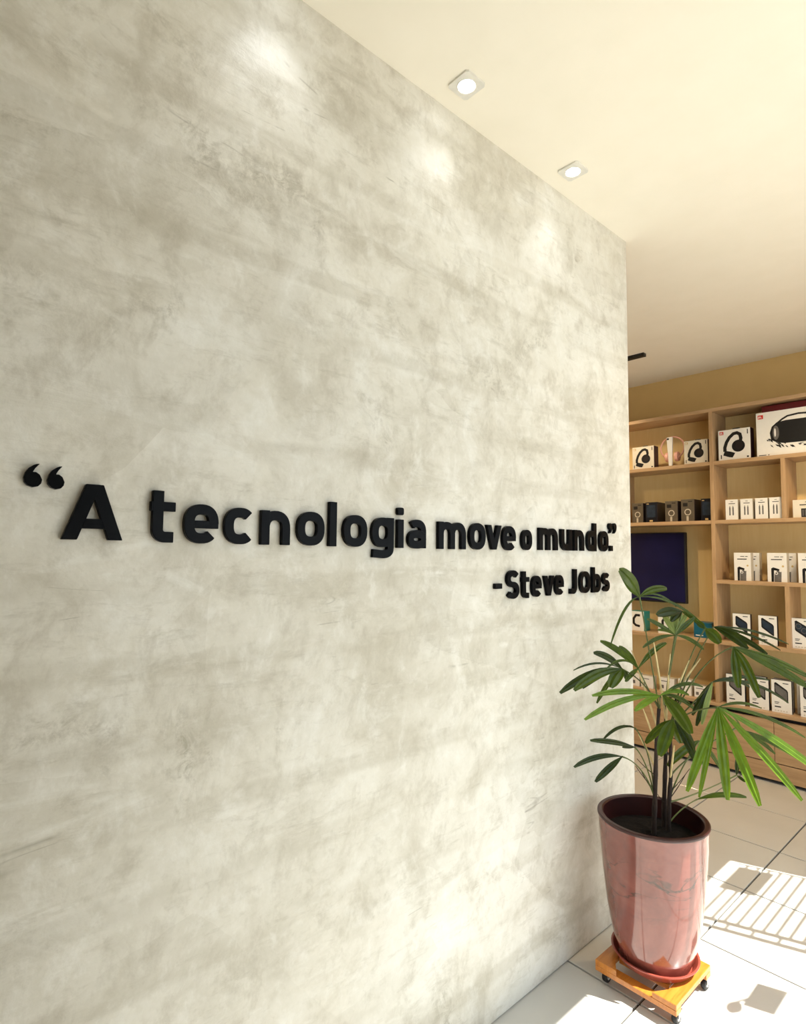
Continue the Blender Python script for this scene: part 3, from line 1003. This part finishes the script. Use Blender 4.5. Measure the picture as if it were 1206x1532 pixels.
# dark gadget boxes with a round print, second shelf on the left
GL = ['first dark gadget box, nearest the cement wall on the second shelf', 'second dark gadget box from the cement wall, with near black front',
      'third dark gadget box from the cement wall on the second shelf', 'fourth dark gadget box from the cement wall on the second shelf',
      'dark gadget box against the shelf upright on the second shelf']
for i, (a, c, hh_, dep) in enumerate(((-0.947, -0.861, .150, .08), (-0.842, -0.754, .152, .15), (-0.694, -0.604, .152, .11), (-0.579, -0.487, .158, .15), (-0.442, -0.366, .156, .14))):
    t = thing('gadget_box', ((a + c) / 2, 4.31, 1.665), GL[i], 'box', 'dark gadget boxes on the second shelf')
    yf = 4.295
    carton(t, a, c, yf, dep, 1.665, hh_, 'card_navy' if i in (1, 4) else 'card_taupe', 'card_dark')
    w = c - a; xm = (a + c) / 2
    if i not in (1, 4):
        flat(t, 'picture_ring', 'card_side', yf, lambda mb, mp, d0, d1: mb.stroke(arc(xm, 1.665 + hh_ * .42, w * .22, w * .22, 0, 360, 24)[:-1], w * .07, d0, d1, mp, True))
        flat(t, 'picture_stand', 'card_side', yf, rects((xm - w * .10, xm + w * .06, 1.665 + .004, 1.665 + hh_ * .24)))
        flat(t, 'small_print', 'ink_black', yf, rects((a + w * .15, a + w * .5, 1.665 + hh_ * .68, 1.665 + hh_ * .84), (a + w * .55, a + w * .85, 1.665 + hh_ * .88, 1.665 + hh_ * .92)))
    else:
        flat(t, 'picture_gadget', 'ink_slate', yf, rects((a + w * .12, a + w * .85, 1.665 + hh_ * .25, 1.665 + hh_ * .86)))
        flat(t, 'small_print', 'ink_gold', yf, rects((a + w * .1, a + w * .3, 1.665 + hh_ * .9, 1.665 + hh_ * .94), (a + w * .35, a + w * .62, 1.665 + .006, 1.665 + hh_ * .12)))

# slim white cable boxes
CL = ['first slim white cable box from the oak upright', 'second slim white cable box from the oak upright',
      'third slim white cable box from the oak upright', 'fourth slim white cable box, against the short divider']
for i, (a, c) in enumerate(((-0.274, -0.198), (-0.182, -0.109), (-0.094, -0.021), (-0.012, 0.058))):
    t = thing('cable_box', ((a + c) / 2, 4.3, 1.665), CL[i], 'box', 'slim white cable boxes')
    yf, hh_ = 4.272, 0.137; w = c - a
    carton(t, a, c, yf, 0.06, 1.665, hh_, 'card_white', 'card_side')
    xm = (a + c) / 2; zb = 1.665
    flat(t, 'picture_cable_ends', 'ink_grey', yf, rects((xm - w * .20, xm - w * .09, zb + hh_ * .22, zb + hh_ * .62), (xm + w * .06, xm + w * .17, zb + hh_ * .22, zb + hh_ * .62),
                                                   (xm - w * .17, xm - w * .12, zb + hh_ * .62, zb + hh_ * .68), (xm + w * .09, xm + w * .14, zb + hh_ * .62, zb + hh_ * .68)))
    flat(t, 'small_print', 'ink_black', yf, rects((xm - w * .24, xm + w * .28, zb + hh_ * .78, zb + hh_ * .81), (xm - w * .07, xm + w * .12, zb + hh_ * .88, zb + hh_ * .90)))
t = thing('adapter_box', (0.19, 4.3, 1.665), 'cream box with dark picture right of the short divider, second shelf', 'box')
carton(t, 0.118, 0.26, 4.272, 0.07, 1.665, 0.112, 'card_cream', 'card_side')
flat(t, 'picture_adapter', 'ink_black', 4.272, rects((0.163, 0.235, 1.668, 1.722)))
flat(t, 'picture_adapter_face', 'ink_grey', 4.2714, rects((0.169, 0.176, 1.675, 1.715), (0.182, 0.188, 1.675, 1.715)))
flat(t, 'small_print', 'ink_black', 4.272, rects((0.155, 0.235, 1.742, 1.748), (0.185, 0.225, 1.760, 1.764)))

# car holder boxes on the third shelf, a second box behind two of them
HL = ['white phone holder box nearest the oak upright, third shelf', 'white phone holder box in the middle of the third shelf',
      'white phone holder box at the right picture edge, third shelf', 'white phone holder box standing behind the first holder box',
      'white phone holder box standing behind the middle holder box']
for i, (a, c, yf) in enumerate(((-0.235, -0.133, 4.285), (-0.038, 0.072, 4.285), (0.133, 0.240, 4.285), (-0.205, -0.105, 4.36), (-0.005, 0.105, 4.36))):
    t = thing('phone_holder_box', ((a + c) / 2, yf + .03, 1.258), HL[i], 'box', 'white phone holder boxes')
    hh_ = 0.186; w = c - a; zb = 1.258
    carton(t, a, c, yf, 0.05, zb, hh_, 'card_white', 'card_side')
    flat(t, 'picture_holder_arm', 'ink_black', yf, lambda mb, mp, d0, d1: mb.poly([(a + w * p, zb + hh_ * q) for p, q in ((.20, .0), (.20, .46), (.30, .50), (.62, .44), (.60, .38), (.34, .40), (.32, .0))], d0, d1, mp))
    flat(t, 'picture_holder', 'ink_grey', yf, lambda mb, mp, d0, d1: mb.poly([(a + w * p, zb + hh_ * q) for p, q in ((.34, .0), (.36, .30), (.52, .40), (.66, .34), (.72, .36), (.70, .0))], d0, d1 + .0002, mp))
    flat(t, 'picture_knob', 'ink_white', yf, lambda mb, mp, d0, d1: mb.stroke(arc(a + w * .46, zb + hh_ * .30, w * .07, w * .07, 0, 360, 16)[:-1], w * .035, d0, d1 + .0006, mp, True))
    flat(t, 'small_print', 'ink_black', yf, rects((a + w * .20, a + w * .76, zb + hh_ * .755, zb + hh_ * .785), (a + w * .38, a + w * .62, zb + hh_ * .855, zb + hh_ * .875), (a + w * .68, a + w * .82, zb + hh_ * .855, zb + hh_ * .875)))
    flat(t, 'round_seal', 'ink_gold', yf, lambda mb, mp, d0, d1: mb.poly(arc(a + w * .80, zb + hh_ * .54, w * .06, w * .06, 0, 360, 14)[:-1], d0, d1, mp))


# phone case boxes
def case_box(a, c, yf, zb, hh_, label, lens=False, tone='ink_slate', group='white phone case boxes', dep=0.03):
    t = thing('phone_case_box', ((a + c) / 2, yf + dep / 2, zb), label, 'box', group)
    w = c - a
    carton(t, a, c, yf, dep, zb, hh_, 'card_white', 'card_dark')
    flat(t, 'picture_phone', 'ink_black', yf, lambda mb, mp, d0, d1: mb.poly([(a + w * p, zb + hh_ * q) for p, q in ((.16, .90), (.24, .92), (.78, .72), (.83, .66), (.83, .34), (.78, .33), (.20, .58), (.16, .62))], d0, d1, mp))
    flat(t, 'picture_phone_case', tone, yf, lambda mb, mp, d0, d1: mb.poly([(a + w * p, zb + hh_ * q) for p, q in ((.20, .86), (.74, .68), (.78, .63), (.78, .40), (.22, .63))], d0, d1 + .0003, mp))
    if lens:
        for p, q in ((.33, .74), (.58, .60)):
            flat(t, 'picture_lens', 'ink_grey', yf, lambda mb, mp, d0, d1: mb.stroke(arc(a + w * p, zb + hh_ * q, w * .12, w * .13, 0, 360, 20)[:-1], w * .03, d0, d1 + .0005, mp, True))
    flat(t, 'small_print', 'ink_black', yf, rects((a + w * .15, a + w * .38, zb + hh_ * .31, zb + hh_ * .328), (a + w * .15, a + w * .34, zb + hh_ * .265, zb + hh_ * .283),
                                             (a + w * .15, a + w * .46, zb + hh_ * .160, zb + hh_ * .195), (a + w * .58, a + w * .86, zb + hh_ * .90, zb + hh_ * .925)))
    flat(t, 'icon_row', 'card_side', yf, rects(*[(a + w * (.15 + .14 * k), a + w * (.22 + .14 * k), zb + hh_ * .05, zb + hh_ * .075) for k in range(5)]))
    # round notch on the right edge
    MB().lathe([(0.008, 0.0), (0.008, 0.0012)], 16, (c - 0.0004, yf + dep / 2, zb + hh_ * .42), 'x').build('thumb_notch', 'ink_black', t)
    return t


case_box(-0.253, -0.147, 4.285, 0.850, 0.188, 'white phone case box nearest the oak upright, fourth shelf')
case_box(-0.100, 0.006, 4.285, 0.850, 0.188, 'white phone case box left of the short divider, fourth shelf')
case_box(0.085, 0.200, 4.285, 0.850, 0.188, 'white phone case box with two camera lenses pictured, right of the short divider', True)
case_box(-0.304, -0.192, 4.285, 0.437, 0.195, 'white phone case box nearest the oak upright, lowest shelf', False, 'ink_grey')
case_box(-0.165, -0.053, 4.285, 0.437, 0.192, 'white phone case box second from the oak upright, lowest shelf', False, 'ink_grey')
case_box(-0.038, 0.073, 4.285, 0.437, 0.203, 'white phone case box third from the oak upright, lowest shelf', True, 'ink_grey')
case_box(0.118, 0.225, 4.285, 0.437, 0.200, 'white phone case box at the right picture edge, lowest shelf', False, 'ink_grey')
case_box(-0.175, -0.115 + .03, 4.35, 0.437, 0.195, 'phone case box half hidden behind the first and second boxes, lowest shelf', False, 'ink_grey')
case_box(-0.045, 0.065, 4.35, 0.437, 0.198, 'phone case box half hidden behind the second and third boxes, lowest shelf', False, 'ink_grey')
case_box(0.085, 0.19, 4.35, 0.437, 0.205, 'phone case box half hidden behind the third and fourth boxes, lowest shelf', False, 'ink_grey')

# boxes under the television
for i, (a, c) in enumerate(((-0.985, -0.872), (-0.765, -0.652))):
    t = thing('logo_box', ((a + c) / 2, 4.33, 0.85), ('white and teal box with black angular logo nearest the cement wall, under the television' if i == 0 else
              'white and teal box with black angular logo in the middle under the television'), 'box', 'white and teal logo boxes')
    carton(t, a, c, 4.30, 0.10, 0.85, 0.145, 'card_white', 'card_teal')
    w = c - a; zb = 0.85
    flat(t, 'logo', 'ink_black', 4.30, lambda mb, mp, d0, d1: mb.stroke([(a + w * p, zb + .145 * q) for p, q in ((.74, .80), (.46, .80), (.30, .62), (.30, .38), (.44, .28), (.72, .24))], w * .15, d0, d1, mp))
t = thing('blue_box', (-0.45, 4.34, 0.85), 'low petrol blue box under the television beside the upright', 'box')
MB().box(-0.512, -0.392, 4.30, 4.40, 0.85, 0.955).build('carton', 'card_blue', t, bevel=0.001)
flat(t, 'small_print', 'ink_white', 4.30, rects((-0.500, -0.45, 0.862, 0.868)))
# small white boxes on the lowest left shelf
SL = ['small white box nearest the cement wall, lowest shelf behind the palm', 'second small white box from the cement wall, lowest shelf',
      'third small white box from the cement wall, lowest shelf', 'fourth small white box from the cement wall, lowest shelf',
      'low white box beside the upright, lowest shelf behind the palm']
for i, (a, c, hh_) in enumerate(((-0.975, -0.912, .095), (-0.900, -0.808, .088), (-0.760, -0.655, .096), (-0.626, -0.537, .108), (-0.517, -0.407, .082))):
    t = thing('small_white_box', ((a + c) / 2, 4.33, 0.437), SL[i], 'box', 'small white boxes on the lowest shelf')
    carton(t, a, c, 4.295, 0.06, 0.437, hh_, 'card_white', 'card_side')
    flat(t, 'small_print', 'ink_grey', 4.295, rects((a + .012, c - .03, 0.437 + hh_ * .72, 0.437 + hh_ * .78), (a + .012, a + .03, 0.437 + hh_ * .2, 0.437 + hh_ * .45)))

# ------------------------------------------------------------------ dolly, saucer, pot, palm
PC = Vector((0.25, 2.0, 0))
dl = thing('plant_dolly', (PC.x, PC.y - 0.02, 0), 'square varnished pine plant dolly on four small castors under the saucer', 'dolly')
DX0, DX1, DY0, DY1 = 0.118, 0.384, 1.850, 2.112
ZT, BT = 0.076, 0.017


def board(P2, z0, z1):
    return MB().poly(P2, z0, z1, lambda u, v, d: (u, v, d)).build('board', 'pine', dl, bevel=0.0012)


board([(DX0, DY0), (DX0 + .075, DY0), (DX0 + .045, DY0 + .05), (DX0 + .045, DY1 - .05), (DX0 + .075, DY1), (DX0, DY1)], ZT - BT, ZT)
board([(DX1, DY0), (DX1, DY1), (DX1 - .075, DY1), (DX1 - .045, DY1 - .05), (DX1 - .045, DY0 + .05), (DX1 - .075, DY0)], ZT - BT, ZT)
board([(DX0, DY0), (DX1, DY0), (DX1, DY0 + .035), (DX0, DY0 + .035)], ZT - 2 * BT, ZT - BT - .0002)
board([(DX0, DY1 - .035), (DX1, DY1 - .035), (DX1, DY1), (DX0, DY1)], ZT - 2 * BT, ZT - BT - .0002)
board([(DX0 + .05, 1.915), (DX1 - .05, 1.915), (DX1 - .05, 1.955), (DX0 + .05, 1.955)], ZT - BT, ZT)
board([(DX0 + .05, 2.01), (DX1 - .05, 2.01), (DX1 - .05, 2.05), (DX0 + .05, 2.05)], ZT - BT, ZT)
zc = ZT - 2 * BT
for cx, cy in ((DX0 + .022, DY0 + .035), (DX1 - .016, DY0 + .036), (DX0 + .022, DY1 - .03), (DX1 - .014, DY1 - .012)):
    k = MB()
    k.box(cx - .013, cx + .013, cy - .013, cy + .013, zc - .003, zc)
    k.box(cx - .011, cx - .009, cy - .009, cy + .009, zc - .022, zc - .003)
    k.box(cx + .009, cx + .011, cy - .009, cy + .009, zc - .022, zc - .003)
    ca = k.build('castor', 'chrome', dl)
    MB().lathe([(0.004, -0.008), (0.0175, -0.008), (0.0195, -0.005), (0.0195, 0.005), (0.0175, 0.008), (0.004, 0.008)], 20, (cx, cy, 0.0196), 'x').build('wheel', 'black_rubber', ca, True)
    MB().lathe([(0.010, -0.0085), (0.010, 0.0085)], 14, (cx, cy, 0.0196), 'x').build('wheel_hub', 'white_metal', ca, True)

SZ = ZT + 0.0005
tag(MB().lathe([(0.001, 0.0), (0.105, 0.0), (0.116, 0.004), (0.130, 0.024), (0.137, 0.030), (0.137, 0.033), (0.131, 0.033), (0.124, 0.026), (0.112, 0.007), (0.001, 0.006)], 56,
               (PC.x, PC.y, SZ), 'z').build('plant_saucer', 'saucer_plastic', None, True), 'round terracotta plastic saucer between the pot and the pine dolly', 'saucer')

pp = thing('potted_palm', (PC.x, PC.y, SZ + 0.0065), 'green lady palm in a tall glazed rose pot beside the cement wall', 'potted plant')
PZ = SZ + 0.0065
prof = [(0.001, PZ), (0.100, PZ), (0.110, PZ + .004), (0.119, .115), (0.130, .150), (0.1415, .20), (0.1515, .265), (0.160, .34), (0.1665, .42), (0.1715, .49), (0.1735, .520),
        (0.1755, .530), (0.1755, .538), (0.173, .5405)]
MB().lathe([(r, z) for r, z in prof] + [(0.166, .5405)], 96, (PC.x, PC.y, 0), 'z', cap=False).build('pot', 'pot', pp, True)
pot = [o for o in pp.children if o.name.startswith('pot')][0]
MB().lathe([(0.1755, .5325), (0.1768, .535), (0.1768, .5395), (0.173, .5425), (0.162, .5425), (0.1575, .538), (0.1560, .50), (0.1545, .452)], 96, (PC.x, PC.y, 0), 'z', cap=False).build('pot_rim_lining', 'pot_inside', pot, True)

# soil: gently mounded disc
sv, sf = [(PC.x, PC.y, .486)], []
rs = random.Random(5)
NR, NA = 7, 40
for i in range(1, NR + 1):
    for k in range(NA):
        th = 2 * math.pi * k / NA
        r = 0.157 * i / NR
        sv.append((PC.x + r * math.cos(th), PC.y + r * math.sin(th), .484 - .010 * (i / NR) ** 2 + (rs.uniform(-.003, .003) if i < NR else 0)))
for k in range(NA):
    sf.append((0, 1 + k, 1 + (k + 1) % NA))
    for i in range(NR - 1):
        a, c = 1 + i * NA, 1 + (i + 1) * NA
        sf.append((a + k, c + k, c + (k + 1) % NA, a + (k + 1) % NA))
MB().add(sv, sf).build('soil', 'soil', pp, True)


# --- palm. Points are read off as a pixel and a distance along the view axis from the lens
def at(px, py, D):
    p = CAM + D * (F_ + R_ * ((px - W / 2) / FPX) + D_ * ((py - H / 2) / FPX))
    if p.x < 0.03:      # stay clear of the cement wall
        ray = (p - CAM)
        p = CAM + ray * ((CAM.x - 0.03) / (CAM.x - p.x))
    return p


D0 = (Vector((PC.x, PC.y, 0.75)) - CAM).dot(F_)


def bez(a, b, c, n):
    return [a * (1 - t) ** 2 + b * 2 * t * (1 - t) + c * t * t for t in [i / n for i in range(n + 1)]]


STEM = {}
for key, pts in {'A': ((978, 1246), (980, 1195), (982, 1120), (986, 1060)),
                 'B': ((993, 1236), (994, 1195), (996, 1128), (996, 1050)),
                 'C': ((1000, 1240), (1001, 1200), (1004, 1160), (1003, 1085))}.items():
    dd = {'A': -0.03, 'B': 0.03, 'C': 0.0}[key]
    base = at(*pts[0], D0 + dd)
    base.z = min(base.z, 0.475)
    P3 = [base] + [at(x, y, D0 + dd) for x, y in pts[1:]]
    line = []
    for i in range(3):
        for k in range(4):
            f = k / 4
            q = P3[i] * (1 - f) + P3[i + 1] * f
            line.append(q)
    line.append(P3[-1])
    rad = [0.0085 - 0.0035 * i / 12 + (0.0012 if i % 3 == 0 else 0) for i in range(13)]
    MB().tube(line, rad, 9).build('stem', 'fibre', pp, True)
    STEM[key] = P3
# dry sheath stubs left on the stems
for key, (x0_, y0_), (x1_, y1_) in (('A', (984, 1090), (945, 973)), ('B', (996, 1075), (978, 960)), ('B', (998, 1060), (1003, 978)), ('C', (1003, 1060), (1031, 988)),
                                 ('C', (1004, 1050), (1048, 985)), ('A', (983, 1120), (962, 1060)), ('C', (1003, 1165), (1009, 1115)), ('A', (981, 1150), (955, 1098)), ('B', (996, 1100), (1000, 1010))):
    a, c = at(x0_, y0_, D0), at(x1_, y1_, D0 + random.uniform(-.05, .05))
    MB().tube(bez(a, (a + c) / 2 + Vector((0, 0, .01)), c, 5), [.004, .0038, .0036, .0034, .003, .0016], 5).build('dry_sheath', 'petiole_dry', pp, True)


def leaflet(parent, hub, tip, wpx, sag, mat, D, face=0.6, roll=0.0):
    """pleated blade from hub to tip; sag lifts the middle so that the blade arches and droops"""
    width = wpx * D / FPX
    ln = (tip - hub).length
    mid = (hub + tip) / 2 + Vector((0, 0, 1)) * (sag * ln)
    n = 9
    line = bez(hub, mid, tip, n)
    tocam = (CAM - (hub + tip) / 2).normalized()
    N0 = (tocam * face + Vector((0, 0, 1)) * (1 - face)).normalized()
    prof_ = [.14, .40, .68, .88, .98, 1.0, .97, .88, .72, .34]
    vs_, fs = [], []
    for i, p in enumerate(line):
        t = (line[min(i + 1, n)] - line[max(i - 1, 0)]).normalized()
        side = t.cross(N0)
        if side.length < 1e-3:
            side = t.cross(Vector((1, 0, 0)))
        side.normalize()
        up = side.cross(t).normalized()
        if roll:
            side, up = side * math.cos(roll) + up * math.sin(roll), up * math.cos(roll) - side * math.sin(roll)
        hw = width * prof_[i] / 2
        for k, (u_, hgt) in enumerate(((-1, .20), (-.5, -.16), (0, .20), (.5, -.16), (1, .20))):
            q = p + side * (hw * u_) + up * (hw * hgt)
            if q.x < 0.012:
                q.x = 0.012
            vs_.append(q)
    for i in range(n):
        for k in range(4):
            a = i * 5 + k
            fs.append((a, a + 1, a + 6, a + 5))
    return MB().add(vs_, fs).build('leaflet', mat, parent, True)


# stem, petiole bow, hub (px, py, depth offset), material, leaflets (px, py, depth offset, width px, sag [, face, roll])
FRONDS = [
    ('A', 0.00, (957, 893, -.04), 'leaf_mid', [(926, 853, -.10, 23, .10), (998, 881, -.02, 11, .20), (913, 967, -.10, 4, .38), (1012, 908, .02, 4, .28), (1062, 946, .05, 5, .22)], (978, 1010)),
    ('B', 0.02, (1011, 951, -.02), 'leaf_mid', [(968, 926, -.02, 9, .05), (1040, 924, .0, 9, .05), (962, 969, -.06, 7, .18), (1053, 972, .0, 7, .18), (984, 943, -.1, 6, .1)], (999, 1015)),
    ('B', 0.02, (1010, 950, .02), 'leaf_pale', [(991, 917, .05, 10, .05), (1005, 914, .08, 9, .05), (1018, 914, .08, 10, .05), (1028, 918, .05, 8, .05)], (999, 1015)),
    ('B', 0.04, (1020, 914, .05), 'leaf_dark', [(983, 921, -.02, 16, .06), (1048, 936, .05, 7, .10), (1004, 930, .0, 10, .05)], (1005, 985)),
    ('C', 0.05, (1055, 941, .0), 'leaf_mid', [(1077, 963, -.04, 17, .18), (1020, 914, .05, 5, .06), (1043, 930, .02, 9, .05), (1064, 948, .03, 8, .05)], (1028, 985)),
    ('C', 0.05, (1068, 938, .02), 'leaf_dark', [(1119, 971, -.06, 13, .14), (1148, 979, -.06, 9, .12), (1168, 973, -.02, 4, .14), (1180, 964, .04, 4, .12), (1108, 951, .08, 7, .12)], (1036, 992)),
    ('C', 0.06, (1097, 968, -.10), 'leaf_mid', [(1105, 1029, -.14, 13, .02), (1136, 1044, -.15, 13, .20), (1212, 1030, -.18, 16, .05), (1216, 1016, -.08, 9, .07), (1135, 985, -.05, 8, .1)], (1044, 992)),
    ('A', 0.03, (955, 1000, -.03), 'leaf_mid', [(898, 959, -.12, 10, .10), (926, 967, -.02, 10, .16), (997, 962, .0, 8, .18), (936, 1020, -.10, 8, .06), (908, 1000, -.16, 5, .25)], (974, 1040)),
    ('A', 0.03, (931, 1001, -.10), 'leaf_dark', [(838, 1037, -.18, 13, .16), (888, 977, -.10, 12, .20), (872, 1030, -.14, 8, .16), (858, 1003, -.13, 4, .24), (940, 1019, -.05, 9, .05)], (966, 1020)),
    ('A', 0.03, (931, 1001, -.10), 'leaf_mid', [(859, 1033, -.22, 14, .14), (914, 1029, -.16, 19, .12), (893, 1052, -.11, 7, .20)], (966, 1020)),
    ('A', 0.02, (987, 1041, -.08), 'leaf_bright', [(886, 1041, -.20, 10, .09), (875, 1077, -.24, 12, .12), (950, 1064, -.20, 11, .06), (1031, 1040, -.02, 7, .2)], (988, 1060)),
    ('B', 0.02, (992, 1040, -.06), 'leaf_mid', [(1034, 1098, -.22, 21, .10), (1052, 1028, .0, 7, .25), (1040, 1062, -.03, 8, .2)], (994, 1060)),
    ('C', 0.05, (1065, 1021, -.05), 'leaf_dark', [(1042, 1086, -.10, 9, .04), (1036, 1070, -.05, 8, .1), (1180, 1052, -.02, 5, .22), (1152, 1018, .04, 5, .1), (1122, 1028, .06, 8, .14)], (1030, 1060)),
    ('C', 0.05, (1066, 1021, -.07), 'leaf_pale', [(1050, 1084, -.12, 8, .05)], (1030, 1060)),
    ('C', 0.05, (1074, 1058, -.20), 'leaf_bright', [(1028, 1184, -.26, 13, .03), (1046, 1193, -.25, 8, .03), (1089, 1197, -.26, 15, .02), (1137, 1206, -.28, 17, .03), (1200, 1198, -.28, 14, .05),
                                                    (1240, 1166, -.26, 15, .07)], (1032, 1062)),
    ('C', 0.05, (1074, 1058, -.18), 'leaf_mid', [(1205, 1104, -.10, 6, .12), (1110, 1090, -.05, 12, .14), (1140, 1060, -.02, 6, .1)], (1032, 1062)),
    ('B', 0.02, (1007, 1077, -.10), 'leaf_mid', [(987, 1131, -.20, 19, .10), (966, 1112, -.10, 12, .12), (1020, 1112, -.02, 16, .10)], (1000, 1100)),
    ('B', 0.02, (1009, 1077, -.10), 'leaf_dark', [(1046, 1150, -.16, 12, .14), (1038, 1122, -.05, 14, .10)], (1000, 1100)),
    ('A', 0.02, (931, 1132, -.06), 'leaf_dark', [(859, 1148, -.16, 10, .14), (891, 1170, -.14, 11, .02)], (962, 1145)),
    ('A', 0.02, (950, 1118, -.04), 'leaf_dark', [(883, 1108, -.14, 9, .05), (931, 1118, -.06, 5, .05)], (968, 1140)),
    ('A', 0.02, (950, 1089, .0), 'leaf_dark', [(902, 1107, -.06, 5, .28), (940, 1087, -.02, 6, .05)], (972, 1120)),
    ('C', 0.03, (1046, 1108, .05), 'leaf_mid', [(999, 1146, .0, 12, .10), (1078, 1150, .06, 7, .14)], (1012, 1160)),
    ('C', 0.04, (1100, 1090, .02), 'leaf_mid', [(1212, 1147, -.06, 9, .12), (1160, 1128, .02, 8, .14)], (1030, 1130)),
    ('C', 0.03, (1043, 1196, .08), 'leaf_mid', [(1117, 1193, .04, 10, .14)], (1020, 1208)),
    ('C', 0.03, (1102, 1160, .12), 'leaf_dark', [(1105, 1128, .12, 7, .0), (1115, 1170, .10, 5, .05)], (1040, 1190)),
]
rf = random.Random(11)
for key, bow, hub, mat, leaves, via in FRONDS:
    P3 = STEM[key]
    hb_ = at(hub[0], hub[1], D0 + hub[2])
    # petiole leaves the stem at the height that suits its way point
    vz = at(via[0], via[1], D0 + hub[2] * .4)
    st = P3[-1] if vz.z > P3[-1].z - .02 else P3[2]
    if vz.z < P3[2].z + .01:
        st = P3[1]
    if via[1] > 1205:
        st = P3[0] + Vector((0, 0, .03))
    mid = vz * 2 - (st + hb_) / 2          # curve passes through the way point
    mid = mid * .6 + ((st + hb_) / 2) * .4
    line = bez(st, mid, hb_, 9)
    dk = mat in ('leaf_dark',)
    fr = MB().tube(line, [.0030, .0028, .0026, .0025, .0024, .0022, .0021, .002, .0022, .003], 6).build('frond', 'petiole', pp, True)
    for lf in leaves:
        tip = at(lf[0], lf[1], D0 + lf[2])
        leaflet(fr, hb_, tip, lf[3], lf[4], mat, D0 + lf[2], lf[5] if len(lf) > 5 else rf.uniform(.55, .8), rf.uniform(-.25, .25))
# fine bare twigs low on the stems
for a_, c_ in (((980, 1182), (951, 1146)), ((981, 1160), (953, 1135)), ((982, 1190), (960, 1155)), ((1002, 1185), (1032, 1150)), ((1002, 1195), (1026, 1158)), ((994, 1200), (984, 1188)), ((981, 1150), (966, 1118))):
    a, c = at(*a_, D0), at(*c_, D0 + .03)
    MB().tube(bez(a, (a + c) / 2 + Vector((0, 0, -.008)), c, 4), [.0018, .0016, .0014, .0012, .001], 4).build('twig', 'fibre', pp, True)
